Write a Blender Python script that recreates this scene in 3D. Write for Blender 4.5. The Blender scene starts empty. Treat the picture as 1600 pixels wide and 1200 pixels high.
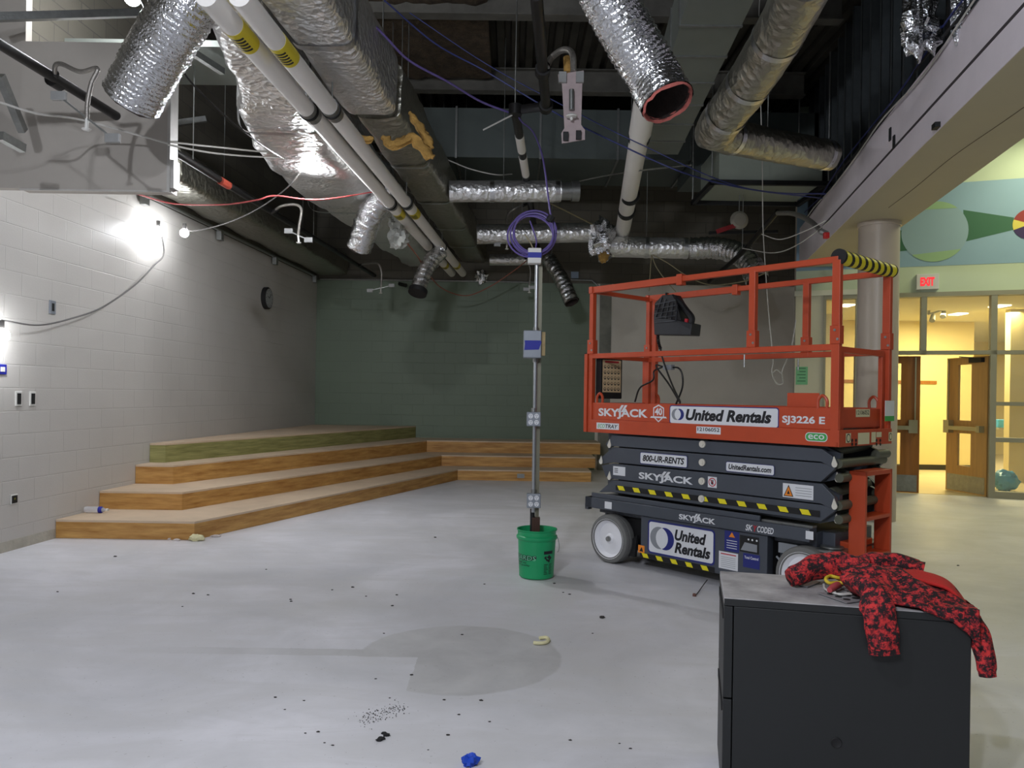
import bpy, bmesh, math, random
from mathutils import Vector, Matrix, noise
random.seed(7)
SC = bpy.context.scene
COL = SC.collection
# ---------------------------------------------------------------- camera, world, exposure
FPX, HY, ROLL, EYE = 1210.0, 618.0, 0.015, 1.4
cam_d = bpy.data.cameras.new('camera'); cam = bpy.data.objects.new('camera', cam_d); COL.objects.link(cam)
cam_d.sensor_fit = 'HORIZONTAL'; cam_d.sensor_width = 36.0
cam_d.lens = 36.0 * FPX / 1600.0
cam_d.shift_y = (HY - 600.0) / 1600.0
cam_d.clip_start = 0.05; cam_d.clip_end = 200
cr, sr = math.cos(ROLL), math.sin(ROLL)
cam.matrix_world = Matrix(((cr, -sr, 0, 0), (0, 0, -1, 0), (sr, cr, 0, EYE), (0, 0, 0, 1)))
SC.camera = cam
SC.view_settings.view_transform = 'Standard'; SC.view_settings.look = 'None'
SC.view_settings.gamma = 1.0; SC.view_settings.use_curve_mapping = False
SC.view_settings.exposure = 0.0
wd = bpy.data.worlds.new('world'); SC.world = wd; wd.use_nodes = True
wd.node_tree.nodes['Background'].inputs[0].default_value = (0.80, 0.86, 1.0, 1)
wd.node_tree.nodes['Background'].inputs[1].default_value = 0.07

def lamp(name, typ, loc, power, color=(1, 1, 1), size=0.1, rot=(0, 0, 0), size_y=None, spot=None):
    d = bpy.data.lights.new(name, typ); o = bpy.data.objects.new(name, d); COL.objects.link(o)
    o.location = loc; o.rotation_euler = rot; d.energy = power; d.color = color
    if typ == 'AREA':
        d.size = size
        if size_y: d.shape = 'RECTANGLE'; d.size_y = size_y
    else: d.shadow_soft_size = size
    return o
COOL = (0.88, 0.915, 1.0)
# the work light string goes on behind the camera
lamp('string_light', 'POINT', (-0.9, 1.4, 3.8), 150, COOL, 0.07)
lamp('string_light', 'POINT', (-1.6, -0.8, 3.7), 230, COOL, 0.07)
lamp('string_light', 'POINT', (-1.4, -1.7, 3.7), 300, COOL, 0.07)
# lobby and corridor ceiling lights
WARM = (1.0, 0.95, 0.66)
lamp('lobby_light', 'AREA', (7.4, 9.3, 5.3), 95, (1.0, 1.0, 0.66), 1.2, (0, 0, 0), 3.0)
lamp('lobby_light', 'AREA', (5.9, 3.2, 5.5), 35, (1.0, 1.0, 0.66), 1.6, (0, 0, 0), 3.0)
lamp('corridor_light', 'AREA', (8.3, 14.2, 3.0), 150, (1.0, 0.90, 0.50), 1.2, (0, 0, 0), 1.6)
lamp('corridor_light', 'AREA', (11.5, 16.5, 3.0), 150, (1.0, 0.92, 0.62), 1.2, (0, 0, 0), 1.6)
BULB_W = 95.0     # radiance of each visible bulb

# ---------------------------------------------------------------- pixel rays to places
def un(px, py):
    dx, dy = px - 800.0, py - HY
    return (dx * cr + dy * sr) / FPX, (-dx * sr + dy * cr) / FPX
def P(px, py, Y):
    u, v = un(px, py); return Vector((u * Y, Y, EYE - v * Y))
def Zp(px, py, z):
    u, v = un(px, py); Y = (EYE - z) / v; return Vector((u * Y, Y, z))
WA, WB = -4.735, 0.0659            # left wall: x = WA + WB*y
def Wl(px, py, off=0.0):
    u, v = un(px, py); Y = (WA + off) / (u - WB); return Vector((u * Y, Y, EYE - v * Y))
YG = 14.8
def G(px, py, off=0.0): return P(px, py, YG - off)
SA = math.radians(20); S0 = Vector((7.0, 11.4)); SE = Vector((math.cos(SA), -math.sin(SA)))
def Sp(px, py, off=0.0):           # storefront plane -> (s, z)
    u, v = un(px, py)
    nx, ny = math.sin(SA), math.cos(SA)          # pointing away from the room
    Y = (S0.x * nx + S0.y * ny - off) / (u * nx + ny)
    x = u * Y
    return (x - S0.x) * SE.x + (Y - S0.y) * SE.y, EYE - v * Y
# ---------------------------------------------------------------- materials
def rgb(r, g, b):                  # display colour to linear
    f = lambda c: (c / 255 / 12.92) if c / 255 <= .04045 else ((c / 255 + .055) / 1.055) ** 2.4
    return (f(r), f(g), f(b), 1)
MATS = {}
def mat(name, col, rough=0.6, metal=0.0, var=0.0, vscale=4.0, bump=0.0, bscale=30.0, col2=None, emit=None, spec=0.5, alpha=1.0, stretch=None, trans=0.0):
    if name in MATS: return MATS[name]
    m = bpy.data.materials.new(name); m.use_nodes = True; MATS[name] = m
    nt = m.node_tree; N = nt.nodes; L = nt.links; b = N['Principled BSDF']
    b.inputs['Base Color'].default_value = col; b.inputs['Roughness'].default_value = rough
    b.inputs['Metallic'].default_value = metal; b.inputs['Specular IOR Level'].default_value = spec
    b.inputs['Alpha'].default_value = alpha; b.inputs['Transmission Weight'].default_value = trans
    tc = N.new('ShaderNodeTexCoord'); src = tc.outputs['Object']
    if stretch:
        mp = N.new('ShaderNodeMapping'); mp.inputs['Scale'].default_value = stretch; L.new(src, mp.inputs[0]); src = mp.outputs[0]
    if var > 0 or col2:
        n = N.new('ShaderNodeTexNoise'); n.inputs['Scale'].default_value = vscale; n.inputs['Detail'].default_value = 6; n.inputs['Roughness'].default_value = .62
        L.new(src, n.inputs['Vector'])
        r = N.new('ShaderNodeValToRGB'); r.color_ramp.elements[0].position = .3; r.color_ramp.elements[1].position = .72
        c2 = col2 or tuple(min(1, c * (1 + var)) for c in col[:3]) + (1,)
        c1 = col if col2 else tuple(c * (1 - var) for c in col[:3]) + (1,)
        r.color_ramp.elements[0].color = c1; r.color_ramp.elements[1].color = c2
        L.new(n.outputs['Fac'], r.inputs[0]); L.new(r.outputs[0], b.inputs['Base Color'])
    if bump > 0:
        n2 = N.new('ShaderNodeTexNoise'); n2.inputs['Scale'].default_value = bscale; n2.inputs['Detail'].default_value = 4; L.new(src, n2.inputs['Vector'])
        bp = N.new('ShaderNodeBump'); bp.inputs['Strength'].default_value = bump; bp.inputs['Distance'].default_value = .02
        L.new(n2.outputs['Fac'], bp.inputs['Height']); L.new(bp.outputs[0], b.inputs['Normal'])
    if emit:
        b.inputs['Emission Color'].default_value = emit[0]; b.inputs['Emission Strength'].default_value = emit[1]
    return m
def block_mat(name, col, mortar, bw=.4, bh=.2, bump=.5, var=.04, rough=.55, offx=0.0):
    m = mat(name, col, rough); nt = m.node_tree; N = nt.nodes; L = nt.links; b = N['Principled BSDF']
    tc = N.new('ShaderNodeTexCoord'); sp = N.new('ShaderNodeSeparateXYZ'); cb = N.new('ShaderNodeCombineXYZ')
    L.new(tc.outputs['Object'], sp.inputs[0])
    ad = N.new('ShaderNodeMath'); ad.operation = 'ADD'; ad.inputs[1].default_value = offx; L.new(sp.outputs['X'], ad.inputs[0])
    L.new(ad.outputs[0], cb.inputs['X']); L.new(sp.outputs['Z'], cb.inputs['Y'])
    br = N.new('ShaderNodeTexBrick'); L.new(cb.outputs[0], br.inputs['Vector'])
    br.inputs['Scale'].default_value = 1.0; br.inputs['Brick Width'].default_value = bw; br.inputs['Row Height'].default_value = bh
    br.inputs['Mortar Size'].default_value = .006; br.inputs['Mortar Smooth'].default_value = .4
    d = tuple(c * (1 - var) for c in col[:3]) + (1,); u = tuple(c * (1 + var) for c in col[:3]) + (1,)
    br.inputs['Color1'].default_value = d; br.inputs['Color2'].default_value = u; br.inputs['Mortar'].default_value = mortar
    n = N.new('ShaderNodeTexNoise'); n.inputs['Scale'].default_value = 1.3; n.inputs['Detail'].default_value = 5; L.new(tc.outputs['Object'], n.inputs['Vector'])
    mr = N.new('ShaderNodeMapRange'); mr.inputs['To Min'].default_value = .90; mr.inputs['To Max'].default_value = 1.08; L.new(n.outputs['Fac'], mr.inputs['Value'])
    mx = N.new('ShaderNodeMix'); mx.data_type = 'RGBA'; mx.blend_type = 'MULTIPLY'; mx.inputs['Factor'].default_value = 1
    L.new(br.outputs['Color'], mx.inputs[6]); L.new(mr.outputs[0], mx.inputs[7]); L.new(mx.outputs[2], b.inputs['Base Color'])
    fn = N.new('ShaderNodeTexNoise'); fn.inputs['Scale'].default_value = 60; L.new(tc.outputs['Object'], fn.inputs['Vector'])
    ma = N.new('ShaderNodeMath'); ma.operation = 'MULTIPLY_ADD'; ma.inputs[1].default_value = -1.0; L.new(br.outputs['Fac'], ma.inputs[0])
    mb = N.new('ShaderNodeMath'); mb.operation = 'MULTIPLY'; mb.inputs[1].default_value = .12; L.new(fn.outputs['Fac'], mb.inputs[0]); L.new(mb.outputs[0], ma.inputs[2])
    bp = N.new('ShaderNodeBump'); bp.inputs['Strength'].default_value = bump; bp.inputs['Distance'].default_value = .012
    L.new(ma.outputs[0], bp.inputs['Height']); L.new(bp.outputs[0], b.inputs['Normal'])
    return m
def foil_mat(name, col=(.74, .75, .77, 1), rough=.3, s1=9.0, s2=34.0, strength=.9, stretch=(1, 1, 1), dist=.03, metal=1.0):
    m = mat(name, col, rough, metal); nt = m.node_tree; N = nt.nodes; L = nt.links; b = N['Principled BSDF']
    tc = N.new('ShaderNodeTexCoord'); mp = N.new('ShaderNodeMapping'); mp.inputs['Scale'].default_value = stretch; L.new(tc.outputs['Object'], mp.inputs[0])
    a = N.new('ShaderNodeTexNoise'); a.inputs['Scale'].default_value = s1; a.inputs['Detail'].default_value = 3; a.inputs['Distortion'].default_value = 1.6; L.new(mp.outputs[0], a.inputs['Vector'])
    v = N.new('ShaderNodeTexVoronoi'); v.inputs['Scale'].default_value = s2; v.feature = 'F1'; L.new(mp.outputs[0], v.inputs['Vector'])
    ma = N.new('ShaderNodeMath'); ma.operation = 'MULTIPLY_ADD'; ma.inputs[1].default_value = .45; L.new(v.outputs['Distance'], ma.inputs[0]); L.new(a.outputs['Fac'], ma.inputs[2])
    bp = N.new('ShaderNodeBump'); bp.inputs['Strength'].default_value = strength; bp.inputs['Distance'].default_value = dist
    L.new(ma.outputs[0], bp.inputs['Height']); L.new(bp.outputs[0], b.inputs['Normal'])
    return m
# ---------------------------------------------------------------- mesh builder
FR = {}
class MB:
    def __init__(s): s.v = []; s.f = []; s.m = []; s.k = 0; s.cuts = []
    def cut(s):                       # what follows becomes an object of its own
        if s.f and (not s.cuts or s.cuts[-1] != (len(s.v), len(s.f))): s.cuts.append((len(s.v), len(s.f)))
    def add(s, vs, fs):
        o = len(s.v); s.v += [Vector(v) for v in vs]
        for f in fs: s.f.append([i + o for i in f]); s.m.append(s.k)
    def quad(s, a, b, c, d): s.add([a, b, c, d], [(0, 1, 2, 3)])
    def box(s, c, sz, rz=0.0, M=None):
        x, y, z = sz[0] / 2, sz[1] / 2, sz[2] / 2
        vs = [Vector((i * x, j * y, k * z)) for i in (-1, 1) for j in (-1, 1) for k in (-1, 1)]
        R = M if M is not None else Matrix.Rotation(rz, 3, 'Z')
        vs = [R @ v + Vector(c) for v in vs]
        s.add(vs, [(0, 1, 3, 2), (4, 6, 7, 5), (0, 4, 5, 1), (2, 3, 7, 6), (0, 2, 6, 4), (1, 5, 7, 3)])
    def bx(s, x0, x1, y0, y1, z0, z1): s.box(((x0 + x1) / 2, (y0 + y1) / 2, (z0 + z1) / 2), (abs(x1 - x0), abs(y1 - y0), abs(z1 - z0)))
    def bar(s, p0, p1, w, h, up=(0, 0, 1)):
        p0, p1 = Vector(p0), Vector(p1); d = (p1 - p0); l = d.length; d.normalize(); up = Vector(up)
        if abs(d.dot(up)) > .98: up = Vector((0, 1, 0))
        sd = d.cross(up).normalized(); up = sd.cross(d)
        M = Matrix((d, sd, up)).transposed()
        s.box((p0 + p1) / 2, (l, w, h), M=M)
    def prism(s, pts, off):        # closed polygon (3-D points) extruded along off
        n = len(pts); off = Vector(off); a = [Vector(p) for p in pts]; b = [p + off for p in a]
        s.add(a + b, [tuple(range(n)), tuple(range(2 * n - 1, n - 1, -1))] + [(i, i + n, (i + 1) % n + n, (i + 1) % n) for i in range(n)])
    def rings(s, rs, closed=True, cap0=True, cap1=True):
        n = len(rs[0]); vs = [p for r in rs for p in r]; fs = []
        for i in range(len(rs) - 1):
            for j in range(n if closed else n - 1):
                k = (j + 1) % n; fs.append((i * n + j, i * n + k, (i + 1) * n + k, (i + 1) * n + j))
        if cap0: fs.append(tuple(range(n - 1, -1, -1)))
        if cap1: o = (len(rs) - 1) * n; fs.append(tuple(range(o, o + n)))
        s.add(vs, fs)
    def tube(s, path, r, n=8, caps=True, rf=None):
        path = [Vector(p) for p in path]; rs = []; up = None
        for i, p in enumerate(path):
            t = (path[min(i + 1, len(path) - 1)] - path[max(i - 1, 0)])
            if t.length < 1e-9: t = Vector((0, 0, 1))
            t.normalize()
            if up is None: up = Vector((0, 0, 1)) if abs(t.z) < .9 else Vector((1, 0, 0))
            a = t.cross(up)
            if a.length < 1e-6: a = t.cross(Vector((0, 1, 0)))
            a.normalize(); up = a.cross(t).normalized()
            ring = []
            for j in range(n):
                th = 2 * math.pi * j / n; rr = rf(i, j, th) if rf else r
                ring.append(p + a * (rr * math.cos(th)) + up * (rr * math.sin(th)))
            rs.append(ring)
        s.rings(rs, True, caps, caps)
    def cyl(s, p0, p1, r, n=16, r1=None):
        s.tube([p0, p1], r, n, True, (lambda i, j, t: r if i == 0 else r1) if r1 is not None else None)
    def lathe(s, prof, c=(0, 0, 0), n=32, axis='Z', caps=True):
        rs = []
        for r, h in prof:
            ring = []
            for j in range(n):
                t = 2 * math.pi * j / n; a, b = r * math.cos(t), r * math.sin(t)
                q = Vector((a, b, h)) if axis == 'Z' else (Vector((a, h, b)) if axis == 'Y' else Vector((h, a, b)))
                ring.append(q + Vector(c))
            rs.append(ring)
        s.rings(rs, True, caps and prof[0][0] > 1e-6, caps and prof[-1][0] > 1e-6)
    def blob(s, c, r, amp=.25, fq=3.0, n=14, seed=0.0, sq=(1, 1, 1)):
        rs = []
        for i in range(n + 1):
            ph = math.pi * i / n; ring = []
            for j in range(n * 2):
                t = math.pi * j / n; d = Vector((math.sin(ph) * math.cos(t), math.sin(ph) * math.sin(t), -math.cos(ph)))
                k = r * (1 + amp * noise.noise(d * fq + Vector((seed, seed * 1.7, -seed))))
                ring.append(Vector((d.x * k * sq[0], d.y * k * sq[1], d.z * k * sq[2])) + Vector(c))
            rs.append(ring)
        s.rings(rs, True, False, False)
    def build(s, name, mats, parent=None, world=True, smooth=35, bevel=0.0, **tags):
        if not isinstance(mats, (list, tuple)): mats = [mats]
        if s.cuts:
            out = []; ends = [(0, 0)] + s.cuts + [(len(s.v), len(s.f))]
            for (v0, f0), (v1, f1) in zip(ends, ends[1:]):
                if f1 <= f0: continue
                q = MB(); q.v = s.v[v0:v1]; q.f = [[i - v0 for i in f] for f in s.f[f0:f1]]; q.m = s.m[f0:f1]
                out.append(q.build(name, mats, parent, world, smooth, bevel, **tags))
            return out[0]
        if parent is not None:
            Mi = FR[parent.name].inverted() if world else Matrix()
            vs = [Mi @ v for v in s.v]; loc = Vector((0, 0, 0))
        else:
            lo = Vector([min(v[i] for v in s.v) for i in range(3)]); hi = Vector([max(v[i] for v in s.v) for i in range(3)])
            loc = Vector(((lo.x + hi.x) / 2, (lo.y + hi.y) / 2, lo.z)); vs = [v - loc for v in s.v]
        me = bpy.data.meshes.new(name); me.from_pydata([tuple(v) for v in vs], [], s.f)
        for m in mats: me.materials.append(m)
        me.polygons.foreach_set('material_index', s.m)
        bm = bmesh.new(); bm.from_mesh(me); bmesh.ops.recalc_face_normals(bm, faces=bm.faces); bm.to_mesh(me); bm.free()
        if smooth:
            me.polygons.foreach_set('use_smooth', [True] * len(me.polygons)); me.set_sharp_from_angle(angle=math.radians(smooth))
        o = bpy.data.objects.new(name, me); COL.objects.link(o); o.location = loc
        if parent is not None: o.parent = parent; FR[o.name] = FR[parent.name].copy()
        else: FR[o.name] = Matrix.Translation(loc)
        if bevel > 0:
            b = o.modifiers.new('bevel', 'BEVEL'); b.width = bevel; b.segments = 2; b.limit_method = 'ANGLE'; b.angle_limit = math.radians(40)
        tag(o, **tags)
        return o
def tag(o, label=None, cat=None, group=None, kind=None):
    if label: o['label'] = label
    if cat: o['category'] = cat
    if group: o['group'] = group
    if kind: o['kind'] = kind
    return o
def thing(name, loc, label, cat, group=None, rz=0.0):
    o = bpy.data.objects.new(name, None); COL.objects.link(o); o.location = loc; o.rotation_euler = (0, 0, rz)
    o.empty_display_size = .1
    FR[o.name] = Matrix.Translation(Vector(loc)) @ Matrix.Rotation(rz, 4, 'Z')
    return tag(o, label, cat, group)
def cm(pts, n=8):                  # Catmull-Rom through points
    pts = [Vector(p) for p in pts]; q = [pts[0] * 2 - pts[1]] + pts + [pts[-1] * 2 - pts[-2]]; out = []
    for i in range(1, len(q) - 2):
        for k in range(n):
            t = k / n; a, b, c, d = q[i - 1], q[i], q[i + 1], q[i + 2]
            out.append(.5 * ((2 * b) + (c - a) * t + (2 * a - 5 * b + 4 * c - d) * t * t + (3 * b - a - 3 * c + d) * t ** 3))
    return out + [pts[-1]]
def resample(path, step):
    out = [path[0].copy()]; acc = 0.0
    for a, b in zip(path, path[1:]):
        l = (b - a).length; pos = step - acc
        while pos <= l: out.append(a.lerp(b, pos / l)); pos += step
        acc = (acc + l) % step if l + acc >= step else acc + l
    if (out[-1] - path[-1]).length > step * .3: out.append(path[-1].copy())
    return out
TXT = {}
def text_geo(s, bold=0.012, shear=0.0, space=1.0):
    key = (s, bold, shear, space)
    if key not in TXT:
        c = bpy.data.curves.new('text', 'FONT'); c.body = s; c.size = 1.0; c.offset = bold; c.shear = shear; c.resolution_u = 3; c.space_character = space
        o = bpy.data.objects.new('text', c); COL.objects.link(o)
        dg = bpy.context.evaluated_depsgraph_get(); me = o.evaluated_get(dg).to_mesh()
        vs = [v.co.copy() for v in me.vertices]; fs = [tuple(p.vertices) for p in me.polygons]
        o.evaluated_get(dg).to_mesh_clear(); bpy.data.objects.remove(o); bpy.data.curves.remove(c)
        x0, x1 = min(v.x for v in vs), max(v.x for v in vs); y0, y1 = min(v.y for v in vs), max(v.y for v in vs)
        TXT[key] = ([((v.x - x0) / (x1 - x0), (v.y - y0) / (y1 - y0)) for v in vs], fs)
    return TXT[key]
def put_text(mb, s, fn, x0, x1, z0, z1, **kw):   # fn maps (x, z) of a surface to a point
    vs, fs = text_geo(s, **kw)
    mb.add([fn(x0 + u * (x1 - x0), z0 + w * (z1 - z0)) for u, w in vs], fs)
def rrect(x0, x1, z0, z1, r, n=5):
    out = []
    for cx, cz, a in ((x1 - r, z0 + r, -90), (x1 - r, z1 - r, 0), (x0 + r, z1 - r, 90), (x0 + r, z0 + r, 180)):
        for i in range(n + 1):
            t = math.radians(a + 90 * i / n); out.append((cx + r * math.cos(t), cz + r * math.sin(t)))
    return out
def poly(mb, fn, pts): mb.add([fn(*p) for p in pts], [tuple(range(len(pts)))])
def ell(cx, cz, rx, rz, n=28, a0=0, a1=360):
    return [(cx + rx * math.cos(math.radians(a0 + (a1 - a0) * i / n)), cz + rz * math.sin(math.radians(a0 + (a1 - a0) * i / n))) for i in range(n if a1 - a0 >= 360 else n + 1)]
# ================================================================ the room
def structure(o): o['kind'] = 'structure'; return o
def place(o, M): o.matrix_world = M @ Matrix.Translation(o.location); return o
M_metal = mat('galvanised', rgb(150, 152, 150), .38, .85, .15, 14, .1, 60)
M_dark = mat('dark_steel', rgb(44, 45, 46), .55, .5, .2, 8)
M_black = mat('black_pipe', rgb(34, 33, 33), .42, .4, .25, 12)
M_white = mat('white_plastic', rgb(214, 213, 208), .45, 0, .04, 6)
M_bulb = mat('bulb_glow', (1, 1, 1, 1), .3, emit=((0.94, .96, 1.0, 1), BULB_W))
M_bulb2 = mat('bulb_glow_bright', (1, 1, 1, 1), .3, emit=((0.94, .96, 1.0, 1), BULB_W * 15))
M_bulb3 = mat('bulb_glow_upper', (1, 1, 1, 1), .3, emit=((0.94, .96, 1.0, 1), BULB_W * 4.5))
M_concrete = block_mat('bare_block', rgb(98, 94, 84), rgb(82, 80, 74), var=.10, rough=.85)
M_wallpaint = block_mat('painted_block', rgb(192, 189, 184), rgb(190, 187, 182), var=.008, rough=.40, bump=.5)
M_green = block_mat('green_block', rgb(106, 121, 102), rgb(104, 118, 99), var=.015, rough=.5, bump=.35)
M_greywall = mat('grey_wall', rgb(214, 208, 196), .7, 0, .05, 1.5, .1, 40)
M_drywall = mat('drywall_white', rgb(184, 179, 173), .75, 0, .05, 2.2, .05, 30)

def floor_mat(cx, cy):
    m = mat('painted_concrete_floor', (.55, .55, .55, 1), .5); nt = m.node_tree; N = nt.nodes; L = nt.links; b = N['Principled BSDF']
    tc = N.new('ShaderNodeTexCoord'); sp = N.new('ShaderNodeSeparateXYZ'); L.new(tc.outputs['Object'], sp.inputs[0])
    def math_(op, a, c=None, clamp=False):
        n = N.new('ShaderNodeMath'); n.operation = op; n.use_clamp = clamp
        for i, q in enumerate((a, c)):
            if q is None: continue
            if isinstance(q, (int, float)): n.inputs[i].default_value = q
            else: L.new(q, n.inputs[i])
        return n.outputs[0]
    def nz(scale, det, dist=0.0, st=(1, 1, 1), rough=.6):
        mp = N.new('ShaderNodeMapping'); mp.inputs['Scale'].default_value = st; L.new(tc.outputs['Object'], mp.inputs[0])
        n = N.new('ShaderNodeTexNoise'); n.inputs['Scale'].default_value = scale; n.inputs['Detail'].default_value = det; n.inputs['Distortion'].default_value = dist; n.inputs['Roughness'].default_value = rough
        L.new(mp.outputs[0], n.inputs['Vector']); return n.outputs['Fac']
    def ramp(v, p0, c0, p1, c1):
        r = N.new('ShaderNodeValToRGB'); e = r.color_ramp.elements; e[0].position = p0; e[0].color = c0; e[1].position = p1; e[1].color = c1; L.new(v, r.inputs[0]); return r.outputs[0]
    def mix(bt, f, a, c):
        n = N.new('ShaderNodeMix'); n.data_type = 'RGBA'; n.blend_type = bt
        if isinstance(f, (int, float)): n.inputs['Factor'].default_value = f
        else: L.new(f, n.inputs['Factor'])
        for i, q in ((6, a), (7, c)):
            if isinstance(q, tuple): n.inputs[i].default_value = q
            else: L.new(q, n.inputs[i])
        return n.outputs[2]
    base = ramp(nz(.9, 6, .6), .35, rgb(200, 200, 204), .68, rgb(228, 227, 233))
    smear = ramp(nz(1.6, 8, 1.2, (.7, 2.2, 1)), .42, (0, 0, 0, 1), .62, (1, 1, 1, 1))
    c = mix('MIX', math_('MULTIPLY', smear, .6), base, rgb(204, 203, 205))
    blotch = ramp(nz(.55, 4, .4), .55, (0, 0, 0, 1), .75, (1, 1, 1, 1))
    c = mix('MIX', math_('MULTIPLY', blotch, .5), c, rgb(198, 196, 192))
    # the round unpainted patch and the saw-cut strip leading to it
    ox, oy = -.26 - cx, 4.15 - cy
    dx = math_('SUBTRACT', sp.outputs['X'], ox); dy = math_('SUBTRACT', sp.outputs['Y'], oy)
    wob = math_('MULTIPLY', math_('SUBTRACT', nz(9, 3), .5), .03)
    d = math_('ADD', math_('SQRT', math_('ADD', math_('MULTIPLY', dx, dx), math_('MULTIPLY', dy, dy))), wob)
    circ = math_('SUBTRACT', 1.0, math_('MULTIPLY', math_('SUBTRACT', d, .535), 60.0, True), True)
    cut = math_('MULTIPLY', math_('LESS_THAN', math_('ADD', dx, wob), -.22), math_('LESS_THAN', math_('ADD', dy, wob), -.03))
    strip = math_('MULTIPLY', math_('LESS_THAN', math_('ABSOLUTE', math_('ADD', math_('SUBTRACT', dy, .03), wob)), .055), math_('LESS_THAN', dx, -.3))
    strip = math_('MULTIPLY', strip, math_('MULTIPLY', math_('ADD', dx, 1.9), .8, True))
    mask = math_('MAXIMUM', math_('MULTIPLY', circ, math_('SUBTRACT', 1.0, cut)), strip)
    patch = ramp(nz(3.0, 6, .5), .3, rgb(164, 163, 162), .7, rgb(198, 197, 196))
    c = mix('MIX', math_('MULTIPLY', mask, .62), c, patch)
    speck = ramp(nz(55, 2), .70, (0, 0, 0, 1), .74, (1, 1, 1, 1))
    c = mix('MIX', math_('MULTIPLY', speck, .35), c, rgb(120, 116, 110))
    L.new(c, b.inputs['Base Color'])
    r2 = N.new('ShaderNodeMapRange'); r2.inputs['To Min'].default_value = .36; r2.inputs['To Max'].default_value = .6; L.new(nz(2.2, 5), r2.inputs['Value']); L.new(r2.outputs[0], b.inputs['Roughness'])
    bp = N.new('ShaderNodeBump'); bp.inputs['Strength'].default_value = .12; bp.inputs['Distance'].default_value = .01; L.new(nz(14, 5), bp.inputs['Height']); L.new(bp.outputs[0], b.inputs['Normal'])
    return m
mb = MB(); mb.bx(-6, 16, -4, 24, -.12, 0)
structure(mb.build('floor', floor_mat(5, 10), smooth=0))

# left wall, in its own frame (x along the wall, +y into the masonry)
WDIR = math.atan2(1, WB)
FL = Matrix.Translation((WA, 0, 0)) @ Matrix.Rotation(WDIR, 4, 'Z')
wl = math.sqrt(1 + WB * WB)
def WF(s, z, off=0.0):             # point on the left wall: s metres of y, height, distance out into the room
    d = Vector((WB, 1)) / wl; n = Vector((1, -WB)) / wl
    return Vector((WA + WB * s + n.x * off, s + n.y * off, z))
mb = MB(); mb.bx(-3 * wl, 14.9 * wl, 0, .2, 0, 3.57); structure(place(mb.build('wall_left', M_wallpaint, smooth=0), FL))
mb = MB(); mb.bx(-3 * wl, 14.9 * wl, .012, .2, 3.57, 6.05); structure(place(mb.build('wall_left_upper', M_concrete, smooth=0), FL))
mb = MB(); mb.bx(4 * wl, 7.25 * wl, -.006, 0, 0, .09); structure(place(mb.build('baseboard_left', mat('base_residue', rgb(176, 171, 158), .8, 0, .15, 9, .3, 30), smooth=0), FL))
# back wall
XG0, XG1 = WA + WB * YG - .02, G(931, 560).x
mb = MB(); mb.bx(XG0, XG1, YG, YG + .2, 0, 3.56); structure(mb.build('wall_back', M_green, smooth=0))
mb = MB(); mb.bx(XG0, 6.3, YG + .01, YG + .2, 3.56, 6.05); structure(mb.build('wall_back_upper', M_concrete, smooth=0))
X1, X2 = G(936, 560).x, G(954, 560).x
mb = MB(); mb.bx(XG1, 6.3, YG, YG + .2, 0, 3.56); structure(mb.build('wall_back_right', M_greywall, smooth=0))
mb = MB(); mb.bx(X1, X2, YG - .025, YG + .01, 0, 3.56); structure(mb.build('trim_1', mat('patched_strip', rgb(128, 128, 118), .8, 0, .3, 3, .2, 20), smooth=0))
# metal deck
mb = MB(); prof = []
x = -5.2
while x < 6.6:
    prof += [(x, 6.05), (x + .09, 6.05), (x + .11, 6.13), (x + .17, 6.13)]; x += .19
mb.rings([[Vector((a, yy, z)) for a, z in prof] for yy in (-1, 15.1)], closed=False, cap0=False, cap1=False)
structure(mb.build('ceiling', mat('deck_steel', rgb(72, 70, 62), .7, .1, col2=rgb(36, 32, 26), vscale=1.4), smooth=0))
# open roof beams crossing the room
for i, (y, x0, x1) in enumerate(((6.2, -4.3, 3.2), (8.85, -4.1, 3.7), (11.05, -3.9, 4.1), (13.3, -3.8, 4.6))):
    mb = MB(); zb = 5.72
    mb.bx(x0, x1, y - .08, y + .08, zb, zb + .015); mb.bx(x0, x1, y - .005, y + .005, zb + .015, 6.03); mb.bx(x0, x1, y - .08, y + .08, 6.03, 6.045)
    tag(mb.build('roof_beam', mat('beam_steel', rgb(96, 94, 88), .7, .2, .3, 3), smooth=0), 'grey steel roof beam spanning across under the ribbed metal deck', 'beam', 'roof beams')
mb = MB(); rs = []
for i in range(26):
    y = 6.4 + 4.5 * i / 25; rs.append([Vector((-2.2 + 1.85 * j / 14, y, 5.86 + .05 * noise.noise(Vector((j * .6, i * .6, 0))) + .03 * noise.noise(Vector((j * 1.9, i * 1.9, 5))))) for j in range(15)])
mb.rings(rs, False, False, False)
structure(mb.build('ceiling_fireproofing', mat('sprayed_fireproofing', rgb(70, 58, 44), .95, 0, .5, 9, .9, 22), smooth=80))
# bulkhead at upper left
BY = 6.3
b0, b1 = P(32, 200, BY), P(266, 200, BY)
zt, zb = P(150, 66, BY).z, P(150, 297, BY).z
mb = MB(); mb.bx(b0.x, b1.x, BY, BY + .13, zb, zt); mb.bx(WF(BY, 0).x - .05, b0.x, BY + .05, BY + .13, zb + .02, 6.0)
structure(mb.build('wall_bulkhead', mat('bulkhead_drywall', rgb(178, 172, 164), .8, 0, .05, 2.0, .05, 30), smooth=0))
mb = MB(); e = b1.x
mb.bx(e - .02, e + .004, BY - .006, BY + .136, zb - .006, zt); mb.bx(b0.x, e + .004, BY - .006, BY + .02, zb - .008, zb + .004)
mb.bx(e - .008, e + .03, BY + .01, BY + .12, zb + .03, zb + .26)
structure(mb.build('trim_2', mat('corner_bead', rgb(196, 194, 190), .45, .3, .1, 9), smooth=0))
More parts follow.
